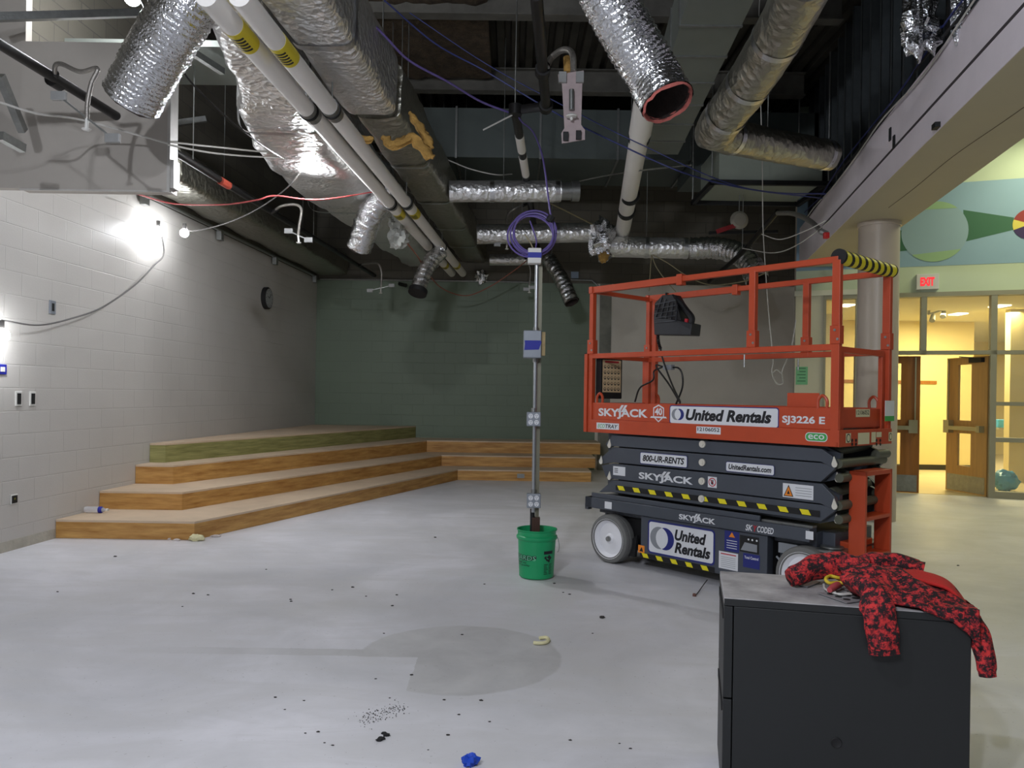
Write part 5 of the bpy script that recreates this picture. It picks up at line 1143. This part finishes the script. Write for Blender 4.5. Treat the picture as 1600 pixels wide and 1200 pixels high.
m = MB()
for i in range(7): band(m, f, 24, 38 - (i % 3) * 2, .045 + i * .012, .050 + i * .012); band(m, f, 42, 55 - (i % 2) * 3, .045 + i * .012, .050 + i * .012)
m.build('print_lines', M_bk, bk, smooth=0)
m = MB(); hp = []
for a, z, o in ((75, .325, .008), (82, .31, .014), (88, .28, .022), (90, .24, .03), (86, .205, .026), (80, .20, .02)):
    t = math.atan2(-bc.y, -bc.x) + math.radians(a); hp.append(bc + Vector(((br(z) + o) * math.cos(t), (br(z) + o) * math.sin(t), z)))
m.tube(cm(hp, 6), .0025, 6); m.build('wire_handle', M_metal, bk)

YP = 6.0
pl = thing('electrical_pole', Vector((P(838, 820, YP).x, YP, .018)), 'tall galvanised pole with outlet boxes standing in the green bucket', 'electrical pole')
M_emt = mat('conduit_bright', rgb(176, 180, 184), .3, .9, .08, 5)
M_strut = mat('strut_tan', rgb(120, 118, 102), .5, .5, .1, 6)
M_boxg = mat('box_grey', rgb(140, 146, 154), .45, .3, .04, 8)
M_btape = mat('tape_blue', rgb(24, 34, 150), .55)
xA, xB = P(836, 600, YP).x, P(842.5, 600, YP).x
zz = lambda y, Y=YP: P(838, y, Y).z
m = MB(); m.cyl((xA, YP - .015, zz(800)), (xA, YP - .015, zz(402)), .015, 14); m.build('conduit', M_emt, pl)
m = MB(); m.bx(xB - .016, xB + .012, YP - .005, YP + .03, .30, zz(395)); m.build('strut', M_strut, pl, smooth=0)
m = MB(); m.cyl((xA - .005, YP, .30), (xA - .005, YP, zz(795)), .018, 12); m.build('pipe_stub', M_lk, pl)
m = MB(); a, b = P(831, 815, YP), P(843.5, 815, YP); m.bx(a.x, b.x, YP - .03, YP + .03, .018, zz(808)); m.build('wood_block', mat('block_brown', rgb(74, 50, 40), .8, 0, .2, 9, stretch=(6, 6, 1)), pl, smooth=0, bevel=.003)
def pbox(x0, y0, x1, y1, d, name, ma, yf=YP - .03, **k):
    a, b = P(x0, (y0 + y1) / 2, yf - d), P(x1, (y0 + y1) / 2, yf - d); z0, z1 = P((x0 + x1) / 2, y1, yf - d).z, P((x0 + x1) / 2, y0, yf - d).z
    m = MB(); m.bx(a.x, b.x, yf - d, yf + .03, z0, z1); return m.build(name, ma, pl, smooth=0, bevel=.006, **k), (a.x, b.x, z0, z1, yf - d)
for y0 in (644, 772):
    o, (x0, x1, z0, z1, yf) = pbox(823, y0, 845, y0 + 22, .05, 'outlet_box', M_boxg)
    for k in (0, 1):
        xc = x0 + (x1 - x0) * (.28 + .42 * k); f = lambda x, z, q=.0006: Vector((x, yf - q, z))
        m = MB(); m.k = 0
        for j in (0, 1):
            zc = z0 + (z1 - z0) * (.28 + .44 * j); poly(m, f, ell(xc, zc, .018, .019, 16)); m.k = 1
            for dx in (-.006, .006): poly(m, lambda x, z: f(x, z, .0012), [(xc + dx - .0015, zc + .002), (xc + dx + .0015, zc + .002), (xc + dx + .0015, zc + .011), (xc + dx - .0015, zc + .011)])
            poly(m, lambda x, z: f(x, z, .0012), ell(xc, zc - .008, .003, .003, 8)); m.k = 0
        m.build('receptacle', [M_wh, M_bk], o, smooth=0)
    m = MB(); m.cyl(((x0 + x1) / 2, YP - .02, z1), ((x0 + x1) / 2, YP - .02, z1 + .03), .02, 12); m.build('connector', M_metal, pl)
o, (x0, x1, z0, z1, yf) = pbox(818, 516, 846, 559, .10, 'disconnect_box', M_boxg)
m = MB(); w = x1 - x0; h = z1 - z0; m.prism([(x0 + u * w, yf - .0015, z0 + v * h) for u, v in ((.05, .28), (.86, .30), (.92, .42), (.98, .52), (1.0, .58), (.94, .63), (.06, .63), (.08, .5))], (0, .001, 0)); m.build('blue_tape', M_btape, o, smooth=0)
m = MB(); m.bx(x1, x1 + .03, yf + .03, yf + .09, z0 + .02, z1 - .01); m.build('mounting_board', mat('board_osb', rgb(170, 150, 110), .8, 0, .2, 20), pl, smooth=0)
for z in (z0 - .03, z1): m = MB(); m.cyl((xA, YP - .02, z), (xA, YP - .02, z + .03), .022, 12); m.build('connector', M_metal, pl)
o, (x0, x1, z0, z1, yf) = pbox(825, 387, 846, 411, .05, 'junction_box', M_white)
m = MB(); m.bx(x0 - .001, x1 + .001, yf - .0015, yf + .05, z0 + .35 * (z1 - z0), z0 + .70 * (z1 - z0)); m.build('blue_tape', M_btape, o, smooth=0)
# purple cable coil above the pole
m = MB(); pts = []; c0 = P(832, 366, YP)
for i in range(0, 150):
    t = i / 150 * 5 * 2 * math.pi; k = .17 + .016 * math.sin(t * .37 + 1) + .006 * math.sin(t * 1.7); pts.append(c0 + Vector((k * math.cos(t) * 1.0 + .01 * math.sin(t * .3), .02 * math.sin(t * .41) + .03 * math.sin(t), k * math.sin(t) * .96 + .012 * math.cos(t * .23))))
tail = cm([pts[-1], P(858, 320, YP), P(852, 270, 6.2), P(845, 235, 6.6), P(832, 205, 7.2), P(815, 190, 7.6), P(808, 178, 7.7)], 8)
m.tube(pts + tail[1:], .0075, 6)
cl = m.build('cable_coil', M_cpur, label='coil of purple cable hanging at the pole top', cat='cable')
b = MB(); q = P(860, 342, YP - .01); b.cyl(q - Vector((.012, 0, .02)), q + Vector((.012, 0, .02)), .03, 10); b.build('cable_tie', M_lk, cl)
b = MB(); b.tube(cm([P(828, 345, YP), P(834, 362, YP), P(838, 376, YP), P(837, 388, YP)], 6), .006, 6); b.build('cable_end', M_cpur, cl)
b = MB(); b.tube(cm([P(820, 366, YP), P(828, 378, YP), P(834, 390, YP)], 6), .005, 6); b.build('cable_end', mat('cable_tan', rgb(150, 140, 110), .6), cl)

# ================================================================ filing cabinet
CA = math.radians(-13); CO = Vector((.737, 2.65, 0)); FC = Matrix.Translation(CO) @ Matrix.Rotation(CA, 4, 'Z')
CW, CD, CH = .765, .42, .72
cab = thing('filing_cabinet', CO, 'dark grey metal filing cabinet with a dusty top in the foreground', 'filing cabinet', None, CA)
M_cabm = mat('cabinet_charcoal', rgb(33, 35, 36), .5, .1, .05, 3, .03, 120)
M_top = mat('cabinet_top_dusty', rgb(112, 110, 112), .6, 0, vscale=5, col2=rgb(190, 187, 188), bump=.05)
K = lambda m, n, ma, p=None, **k: m.build(n, ma, p or cab, world=False, **k)
m = MB(); m.bx(.032, CW, 0, CD, .03, CH - .028); K(m, 'body', M_cabm, smooth=0, bevel=.003)
m = MB(); m.bx(0, CW, -.001, CD, CH - .026, CH); K(m, 'top_panel', [M_top], smooth=0, bevel=.003)
m = MB(); m.bx(-.0, CW + .0006, -.0022, -.001, CH - .026, CH - .003); m.cut(); m.bx(.05, CW - .02, .02, CD - .02, 0, .03); K(m, 'plinth', M_cabm, smooth=0)
for z0, z1 in ((.035, .372), (.378, CH - .030)):
    m = MB(); m.bx(0, .029, .002, CD - .002, z0, z1); dr = K(m, 'drawer', M_cabm, smooth=0, bevel=.002)
    m = MB(); m.bx(-.004, .0, .03, CD - .05, z1 - .05, z1 - .02); K(m, 'drawer_pull', M_lk, dr, smooth=0)
m = MB(); m.lathe([(0, -.001), (.013, -.001), (.016, -.003), (.018, -.001), (.018, 0)], (.365, -.0005, .265), 20, 'Y'); K(m, 'cable_hole', M_lk)

# ---- things lying on the cabinet
CPz = lambda px, py, z: (lambda w: FC.inverted() @ w)(Zp(px, py, z))
C = lambda u, v, z: FC @ Vector((u, v, z))
pt = [Zp(x, y, CH + .003) for x, y in ((1277, 927), (1313, 925), (1357, 938), (1323, 943))]
t = thing('metal_plate', C(.36, .05, CH), 'flat grey metal plate with oval holes at the cabinet front edge', 'plate')
M_plate = mat('plate_steel', rgb(150, 150, 152), .45, .4, .06, 20)
m = MB(); m.prism(pt, (0, 0, .003)); m.build('plate', M_plate, t, smooth=0)
for a in (.22, .5, .78):
    for b in (.3, .7):
        c = pt[0].lerp(pt[1], b).lerp(pt[3].lerp(pt[2], b), a); m = MB(); m.cyl(c + Vector((0, 0, .0031)), c + Vector((0, 0, .0038)), .012, 14); m.build('hole', M_lk, t)
pt = [Zp(x, y, CH + .003) for x, y in ((1239, 912), (1262, 904), (1282, 910), (1262, 918))]
m = MB(); m.prism(pt, (0, 0, .003)); m.build('metal_plate', M_plate, smooth=0, label='small grey plate half hidden under the left jacket cuff', cat='plate')
zc = CH + .012
m = MB(); m.tube(cm([Zp(x, y, zc + .02 + dz) for x, y, dz in ((1326, 905, 0), (1310, 903, .01), (1297, 900, .015), (1290, 905, .01), (1296, 911, .0), (1308, 910, .0), (1318, 911, 0), (1326, 914, 0), (1328, 906, 0))], 6), .006, 8); m.build('yellow_cord', mat('cord_yellow', rgb(206, 180, 44), .7), label='looped yellow cord on the cabinet top under the jacket', cat='cord')
m = MB(); m.tube(cm([Zp(x, y, zc) for x, y in ((1287, 913), (1290, 921), (1305, 927), (1322, 928), (1331, 924), (1328, 918), (1312, 918), (1304, 924), (1312, 929), (1330, 928))], 6), .004, 6); m.build('thin_cable', M_cwhite, label='thin white cable tangled on the cabinet top', cat='cable')
m = MB(); m.tube([Zp(1296, 922, zc + .01), Zp(1302, 918, zc + .012), Zp(1309, 914, zc + .012), Zp(1312, 911, zc + .012)], .012, 12, True, lambda i, j, th: (.009, .013, .013, .006)[i]); m.build('ear_plug', mat('plug_pink', rgb(176, 70, 76), .6), label='pinkish red plug among the white cable on the cabinet', cat='plug')
# ---- the jacket
def camo(name, scale):
    m = mat(name, rgb(176, 26, 36), .85); nt = m.node_tree; N = nt.nodes; L = nt.links; b = N['Principled BSDF']
    tc = N.new('ShaderNodeTexCoord'); n0 = N.new('ShaderNodeTexNoise'); n0.inputs['Scale'].default_value = scale * .7; L.new(tc.outputs['Object'], n0.inputs['Vector'])
    mx = N.new('ShaderNodeMix'); mx.data_type = 'RGBA'; mx.inputs['Factor'].default_value = .12; L.new(tc.outputs['Object'], mx.inputs[6]); L.new(n0.outputs['Color'], mx.inputs[7])
    v = N.new('ShaderNodeTexVoronoi'); v.feature = 'DISTANCE_TO_EDGE'; v.inputs['Scale'].default_value = scale; L.new(mx.outputs[2], v.inputs['Vector'])
    n = N.new('ShaderNodeTexNoise'); n.inputs['Scale'].default_value = scale * 1.1; n.inputs['Detail'].default_value = 5; L.new(tc.outputs['Object'], n.inputs['Vector'])
    ma = N.new('ShaderNodeMath'); ma.operation = 'MULTIPLY_ADD'; ma.inputs[1].default_value = .55; L.new(v.outputs['Distance'], ma.inputs[0])
    sb = N.new('ShaderNodeMath'); sb.operation = 'SUBTRACT'; sb.inputs[1].default_value = .40; L.new(n.outputs['Fac'], sb.inputs[0]); L.new(sb.outputs[0], ma.inputs[2])
    r = N.new('ShaderNodeValToRGB'); e = r.color_ramp.elements; e[0].position = .10; e[0].color = rgb(26, 14, 18); e[1].position = .31; e[1].color = rgb(200, 48, 48)
    q = e.new(.17); q.color = rgb(110, 22, 32); L.new(ma.outputs[0], r.inputs[0]); L.new(r.outputs[0], b.inputs['Base Color'])
    fb = N.new('ShaderNodeTexNoise'); fb.inputs['Scale'].default_value = 260; L.new(tc.outputs['Object'], fb.inputs['Vector'])
    bp = N.new('ShaderNodeBump'); bp.inputs['Strength'].default_value = .25; bp.inputs['Distance'].default_value = .002; L.new(fb.outputs['Fac'], bp.inputs['Height']); L.new(bp.outputs[0], b.inputs['Normal'])
    return m
M_camo = camo('fleece_camo', 46)
M_lin = mat('fleece_plain_red', rgb(186, 34, 30), .85, 0, .06, 14, .25, 200)
jk = thing('hooded_jacket', C(.56, .16, CH), 'red and black patterned jacket thrown over the cabinet top', 'jacket')
def sheet_cloth(name, secs, m, amp=.016, fq=12., seed=0., thick=.010, nu=9, nv=9):
    rows = [cm([Vector(p) for p in s], nv) for s in secs]; k = min(len(r) for r in rows); cols = [cm([r[j] for r in rows], nu) for j in range(k)]
    rs = []
    for i in range(len(cols[0])):
        row = []
        for j in range(k):
            p = cols[j][i]; d = noise.noise(Vector((p.x * fq, p.y * fq * .7 + seed, p.z * fq))) + .6 * noise.noise(Vector((p.x * fq * 2.2 + p.y * 14, seed, p.z * fq * 2.5)))
            fold = .6 * math.sin((p.x * 1.0 + p.y * .7) * 62 + 4 * noise.noise(p * 6))
            row.append(p + Vector((0, -.6, .8)) * (amp * (d + .35 * fold)) * (0.2 if p.z < CH + .008 and p.y > .2 else 1))
        for q in row:
            if q.y > -.016 and q.x < CW + .02 and q.z < CH + .02: q.z = CH + .02 if q.y > -.008 else q.z; q.y = min(q.y, -.02) if q.z < CH + .019 else q.y
        rs.append([FC @ q for q in row])
    b = MB(); b.rings(rs, False, False, False); o = b.build(name, m, jk, smooth=80)
    s = o.modifiers.new('thickness', 'SOLIDIFY'); s.thickness = thick; s.offset = -1
    return o
secs = [[(.39, .35, .73), (.39, .30, .79), (.40, .22, .805), (.415, .15, .775), (.43, .10, .735)],
        [(.46, .38, .73), (.46, .30, .80), (.46, .20, .815), (.465, .10, .785), (.47, .02, .748)],
        [(.58, .38, .73), (.57, .30, .795), (.56, .20, .81), (.545, .10, .785), (.54, .015, .742)],
        [(.68, .37, .73), (.68, .28, .785), (.66, .18, .79), (.65, .08, .77), (.645, -.012, .725)],
        [(.765, .36, .73), (.765, .25, .765), (.76, .15, .76), (.755, .05, .745), (.745, -.028, .675)],
        [(.80, .34, .68), (.80, .24, .685), (.80, .13, .68), (.795, .04, .665), (.785, -.032, .625)]]
sheet_cloth('body', secs, M_camo, seed=1.)
secs = [[(.60, .25, .800), (.60, .20, .812), (.60, .16, .806)],
        [(.68, .36, .775), (.68, .23, .806), (.67, .13, .79)],
        [(.755, .36, .745), (.75, .22, .785), (.74, .09, .77)],
        [(.80, .33, .71), (.80, .20, .725), (.79, .05, .705)],
        [(.812, .30, .66), (.815, .18, .665), (.808, .03, .645)]]
sheet_cloth('lining', secs, M_lin, amp=.006, seed=5.)
def sleeve(path, rw, rd, seed, name='sleeve', amp=.16):
    path = resample(cm([Vector(p) for p in path], 10), .008); n = 28; b = MB(); rs = []
    L_ = len(path)
    for i, p in enumerate(path):
        t = (path[min(i + 1, L_ - 1)] - path[max(i - 1, 0)]).normalized(); k = i / (L_ - 1)
        a = t.cross(Vector((0, 1, .35))).normalized(); c = a.cross(t); w = rw[0] + (rw[1] - rw[0]) * k; d = rd[0] + (rd[1] - rd[0]) * k; ring = []
        for j in range(n):
            th = 2 * math.pi * j / n; q = 1 + amp * (noise.noise(Vector((i * .13, math.cos(th) * 1.6 + seed, math.sin(th) * 1.6))) + .5 * math.sin(i * .55 + 3 * math.sin(th + seed)) * (.6 + .4 * noise.noise(Vector((i * .05, seed, 0)))))
            if i > L_ - 4: q *= .92
            ring.append(FC @ (p + a * (w * q * math.cos(th)) + c * (d * q * math.sin(th))))
        rs.append(ring)
    b.rings(rs); return b.build(name, M_camo, jk, smooth=80)
sleeve([(.44, .14, .765), (.465, .04, .760), (.482, -.022, .715), (.492, -.032, .645), (.502, -.034, .580)], (.055, .048), (.030, .022), 2.)
sleeve([(.785, .08, .68), (.797, .02, .64), (.803, .0, .59), (.812, -.004, .53)], (.035, .026), (.03, .022), 4.)
sleeve([(.50, .26, .775), (.43, .27, .792), (.37, .27, .797), (.31, .25, .785), (.265, .23, .765), (.238, .215, .752)], (.062, .034), (.05, .030), 6.)
sleeve([(.46, .30, .785), (.53, .31, .80), (.60, .32, .805), (.66, .31, .80), (.70, .30, .79)], (.050, .034), (.045, .034), 8., 'hood', .22)

# ================================================================ things on the walls
NW = Vector((1, -WB, 0)) / wl
def wbox(px, py, w, h, d, name, ma, lab, cat, group=None, parts=()):
    c = Wl(px, py); s = c.y
    M3 = Matrix.Rotation(WDIR, 3, 'Z'); m = MB(); m.box(WF(s, c.z, d / 2), (w, d, h), M=M3)
    if not parts: return m.build(name, ma, smooth=0, label=lab, cat=cat, group=group, bevel=.003)
    t = thing(name, WF(s, c.z - h / 2, 0), lab, cat, group); m.build(parts[0], ma, t, smooth=0, bevel=.003)
    for (pn, pm, pw, ph, dx, dz) in parts[1:]:
        q = MB(); q.box(WF(s + dx, c.z + dz, d + .002), (pw, .004, ph), M=M3); q.build(pn, pm, t, smooth=0)
    return t
wbox(81, 480, .085, .125, .012, 'wall_outlet', M_boxg, 'grey wall plate below the long sagging lamp cord', 'outlet', None, ('cover_plate', ('slot', M_dark, .03, .07, 0, 0)))
wbox(28, 623, .08, .13, .010, 'wall_outlet', M_white, 'left-hand open outlet of the pair below the blue tape', 'outlet', 'paired outlets', ('cover_plate', ('opening', M_dark, .045, .095, 0, 0)))
wbox(50, 623, .08, .13, .010, 'wall_outlet', M_white, 'right-hand open outlet of the pair below the blue tape', 'outlet', 'paired outlets', ('cover_plate', ('opening', M_dark, .045, .095, 0, 0)))
wbox(21, 780, .085, .085, .010, 'wall_outlet', M_white, 'low square outlet box with a yellow cap near the floor', 'outlet', None, ('cover_plate', ('opening', M_dark, .065, .065, 0, 0), ('wire_nut', mat('nut_yellow', rgb(220, 220, 70), .5), .018, .018, 0, .005)))
wbox(2, 577, .10, .085, .012, 'blue_plate', M_btape, 'blue taped wall plate at the left picture edge', 'wall plate', None, ('plate', ('label', M_white, .05, .04, .0, .0)))
c = Wl(414, 466, 0); t = thing('wall_clock', c - Vector((0, 0, .18)), 'round black-rimmed wall clock on the white block wall', 'clock')
m = MB(); m.tube([c + NW * .002, c + NW * .055, c + NW * .07], .17, 40, True, lambda i, j, th: (.175, .175, .16)[i]); m.build('rim', M_lk, t)
m = MB(); m.tube([c + NW * .0705, c + NW * .072], .15, 40); m.build('dial', mat('dial_grey', rgb(150, 152, 152), .4), t)
wd_ = Vector((WB, 1, 0)) / wl
for an, ln in ((40, .10), (-70, .07)):
    e = c + NW * .074; d = wd_ * math.sin(math.radians(an)) + Vector((0, 0, math.cos(math.radians(an)))); m = MB(); m.bar(e, e + d * ln, .008, .003, up=NW); m.build('hand', M_lk, t, smooth=0)
m = MB()
for i in range(12):
    d = wd_ * math.sin(i * math.pi / 6) + Vector((0, 0, math.cos(i * math.pi / 6))); e = c + NW * .073; m.bar(e + d * .115, e + d * .135, .008, .002, up=NW)
m.build('hour_marks', M_lk, t, smooth=0)
# exit sign
sx0, sx1 = s_(1431, 440), s_(1466, 440); z0, z1 = z_(1448, 453), z_(1448, 429)
t = thing('exit_sign', FS @ Vector(((sx0 + sx1) / 2, -.04, z0)), 'white exit sign with glowing red letters above the doors', 'sign')
m = MB(); sbox(m, sx0, sx1, -.07, -.001, z0, z1); m.build('housing', M_white, t, smooth=0, bevel=.006)
M_exit = mat('exit_red_glow', rgb(230, 30, 40), .4, emit=((1, .03, .05, 1), .9))
w, h = sx1 - sx0, z1 - z0
m = MB(); put_text(m, 'EXIT', sfn(.0725), sx0 + w * .17, sx0 + w * .80, z0 + h * .22, z0 + h * .78, bold=.05); m.build('lettering', M_exit, t, smooth=0)
# green notice on the pilaster
a0, a1 = s_(1243.5, 587), s_(1262, 587)
t = thing('paper_notice', FS @ Vector(((a0 + a1) / 2, -.004, z_(1252, 601))), 'green paper notice taped to the pilaster behind the lift', 'notice')
m = MB(); z0, z1 = z_(1252, 601), z_(1252, 573); sbox(m, a0, a1, -.004, -.0005, z0, z1); m.build('paper', mat('paper_green', rgb(120, 186, 140), .7), t, smooth=0)
for i in range(5):
    m = MB(); sbox(m, a0 + .02 + .03 * (i % 2), a1 - .03, -.005, -.004, z0 + .05 + i * .05, z0 + .065 + i * .05); m.build('print_line', mat('paper_ink', rgb(70, 120, 90), .7), t, smooth=0)
# header clutter: metal tabs on the face
for (x, y, lab) in ((1393, 210, 'upper metal tab on the white header face'), (1399, 222, 'lower metal tab with paper flap on the white header face')):
    u, v = un(x, y); yy = (2.99 - .2 * 4.58) / (u - .2); p = Vector((HX(yy), yy, EYE - v * yy)); m = MB(); m.box(p - Vector((.014, 0, 0)), (.012, .05, .12), rz=-math.atan(.2)); m.build('metal_tab', M_dark, smooth=0, label=lab, cat='bracket')
u, v = un(1468, 201); yy = (2.99 - .2 * 4.58) / (u - .2); p = Vector((HX(yy), yy, EYE - v * yy)); m = MB(); m.box(p - Vector((.028, 0, -.02)), (.04, .08, .04), rz=-math.atan(.2)); m.build('metal_tab', M_dark, smooth=0, label='dark clip at the lower header edge', cat='bracket')

# ================================================================ corridor beyond the glass
t = thing('track_light', P(1470, 482, 14), 'two-headed track light on the corridor ceiling', 'light')
m = MB(); a, b = P(1450, 491, 14), P(1478, 483, 14); m.bar(a, b, .03, .03); m.bx(a.x, a.x + .03, 13.98, 14.02, a.z, 3.06); m.build('track', M_frame, t, smooth=0)
for x, y in ((1457, 497), (1474, 491)):
    c = P(x, y, 14); m = MB(); m.cyl(c + Vector((.03, .04, .06)), c + Vector((-.03, -.04, -.05)), .035, 14, .05); m.build('lamp_head', M_frame, t)
for x, y, lab in ((1497, 490.5, 'left ceiling light panel in the corridor'), (1562, 478, 'right ceiling light panel in the corridor'), (1322, 477, 'ceiling light panel seen left of the column')):
    p = Zp(x, y, 3.045); m = MB(); m.bx(p.x - .10, p.x + .10, p.y - .16, p.y + .16, 3.03, 3.05); m.build('ceiling_light', mat('panel_glow', rgb(255, 246, 220), .5, emit=((1, .93, .75, 1), 3.0)), smooth=0, label=lab, cat='light')
p = P(1571, 752, 12.3); m = MB(); m.blob((p.x, p.y, .16), .20, .4, 3, 12, 3., (.9, .8, .85)); m.build('blue_bag', mat('bag_blue', rgb(70, 150, 190), .35, 0, .15, 9), smooth=40, label='crumpled blue bag on the floor behind the right sidelight', cat='bag')
t = thing('corridor_shelf', P(1566, 668, 14.5) * 1, 'narrow shelf with blue packages behind the right sidelight', 'shelf')
p = P(1567, 668, 14.5)
m = MB(); m.bx(p.x - .2, p.x + .25, 14.3, 14.7, p.z - .03, p.z); m.build('shelf_board', M_frame, t, smooth=0)
for dx in (-.18, .23): m = MB(); m.bx(p.x + dx - .02, p.x + dx + .02, 14.48, 14.52, .005, p.z - .03); m.build('leg', M_frame, t, smooth=0)
for k, dx in enumerate((-.1, .1)):
    m = MB(); m.bx(p.x + dx - .085, p.x + dx + .085, 14.35, 14.6, p.z + .001, p.z + .15); m.build('blue_package', mat('pack_blue', rgb(60, 160, 210), .4, 0, .2, 14), smooth=0, bevel=.01, label=('left' if k == 0 else 'right') + ' blue package on the corridor shelf', cat='package')

# ================================================================ litter on the floor and steps
bt = Zp(150, 797, ZT[0] + .03)
t = thing('plastic_bottle', (bt.x, bt.y, ZT[0]), 'clear plastic bottle with blue band lying on the lowest tier', 'bottle')
m = MB(); m.lathe([(0, -.11), (.028, -.108), (.032, -.09), (.03, -.03), (.032, .0), (.031, .05), (.018, .08), (.012, .09), (.012, .105), (0, .105)], (bt.x, bt.y, ZT[0] + .034), 20, 'X'); m.build('body', mat('bottle_clear', rgb(225, 228, 235), .1, alpha=.45), t)
m = MB(); m.lathe([(.0325, .03), (.0325, .055), (.026, .066), (.024, .064)], (bt.x, bt.y, ZT[0] + .034), 20, 'X', False); m.build('blue_band', M_btape, t)
m = MB(); m.lathe([(0, .104), (.014, .104), (.014, .122), (0, .122)], (bt.x, bt.y, ZT[0] + .034), 14, 'X'); m.build('cap', M_white, t)
def lump(px, py, r, ma, name, lab, cat, sq=(1, 1, .6), amp=.5, seed=0., z=0., group=None):
    p = Zp(px, py, z); m = MB(); m.blob((p.x, p.y, z + r * sq[2] * .8), r, amp, 2.6, 8, seed, sq); return m.build(name, ma, smooth=30, label=lab, cat=cat, group=group)
M_foam = mat('foam_pale', rgb(226, 220, 176), .9, 0, .08, 20, .4, 60)
M_grit = mat('grit_dark', rgb(56, 52, 50), .9)
M_chip = mat('chip_pale', rgb(200, 190, 186), .8)
lump(307, 845, .055, M_foam, 'foam_chunk', 'pale yellow foam chunk at the corner of the lowest tier', 'debris', (1.3, .8, .6))
lump(266, 843, .022, M_chip, 'plaster_chip', 'pinkish plaster chip left of the yellow foam chunk', 'debris', seed=2.)
lump(276, 845, .022, M_chip, 'plaster_chip', 'small pale chip just left of the yellow foam chunk', 'debris', (1.4, .8, .5), seed=3.)
lump(337, 839, .03, M_chip, 'plaster_chip', 'flat pale chip right of the yellow foam chunk', 'debris', (1.6, .7, .4), seed=4.)
lump(735, 1196, .030, mat('tape_ball_blue', rgb(20, 70, 190), .5), 'tape_ball', 'crumpled blue tape ball at the bottom picture edge', 'tape', (1.1, .8, .8), .7, 5.)
pts = [Zp(x, y, .012) for x, y in ((834, 1004), (842, 1005), (852, 1004), (857, 1000), (853, 996), (843, 997))]
m = MB(); m.tube(cm(pts, 5), .010, 8); m.build('foam_strip', M_foam, smooth=50, label='curled cream foam strip at the edge of the round floor patch', cat='debris')
for k, (x, y, r) in enumerate(((596, 1156, .012), (604, 1150, .011), (592, 1158, .010), (600, 1147, .009))): lump(x, y, r, M_lk, 'dark_crumb', 'black crumb in the tight cluster near the bottom of the floor', 'debris', (1.3, .8, .6), .5, k * 2., group='black crumbs')
lump(941, 966, .014, M_grit, 'dark_scrap', 'dark scrap on the floor right of the round patch', 'debris', (1.2, .8, .6), .7, 9.)
spots = [(454, 937), (519, 922), (551, 918), (572, 932), (613, 947), (620, 930), (757, 913), (866, 912), (880, 926), (890, 929), (926, 990), (600, 990), (722, 992), (643, 1055), (609, 1091), (587, 1061), (694, 1094), (752, 1095), (717, 1117), (765, 1128), (700, 1149), (669, 1172), (497, 1144), (477, 1146), (507, 1161), (445, 1109), (475, 1095), (891, 1157), (968, 1162), (985, 1170), (430, 1090), (325, 930), (302, 928), (416, 890), (285, 948), (90, 925), (180, 870), (455, 940), (680, 840), (520, 1165), (1440, 885), (1497, 884)]
for k, (x, y) in enumerate(spots):
    u, v = un(x, y); Y = EYE / v; lump(x, y, (.0009 + .0009 * random.random()) * Y, M_grit, 'floor_crumb', 'tiny dark crumb of building debris lying loose on the pale floor', 'debris', (1.4, .8, .5), .6, k * 1.3, group='loose floor crumbs')
m = MB(); random.seed(3)
for i in range(170):
    t_ = random.random(); x = 560 + 70 * t_ + random.gauss(0, 8); y = 1125 - 20 * t_ + random.gauss(0, 6); p = Zp(x, y, 0); r = random.uniform(.0012, .004)
    m.add([p + Vector((-r, -r, .0005)), p + Vector((r, -r, .0005)), p + Vector((0, r, .0005)), p + Vector((0, 0, r * 1.3))], [(0, 1, 3), (1, 2, 3), (2, 0, 3), (0, 2, 1)])
tag(m.build('grit_patch', M_grit, smooth=0), 'patch of fine grey grit below the round floor patch', 'grit', None, 'stuff')
m = MB(); m.tube(cm([Zp(1088, 929, .006), Zp(1092, 924, .01), Zp(1099, 914, .03), Zp(1105, 906, .05)], 5), .004, 6); hk = m.build('bent_wire', M_grit, label='bent wire standing on the floor by the cabinet', cat='wire'); m = MB(); p = Zp(1085, 930, .008); m.blob(p, .014, .4, 3, 6); m.build('knot', mat('rust_brown', rgb(110, 76, 66), .8), hk)
for k, (x, y) in enumerate(((1578, 777), (1592, 775), (1565, 775))): lump(x, y, .04, M_chip, 'rubble_bit', ('middle', 'right-hand', 'left-hand')[k] + ' rubble bit below the right sidelight frame', 'debris', (1.6, .8, .4), .6, k * 3.)
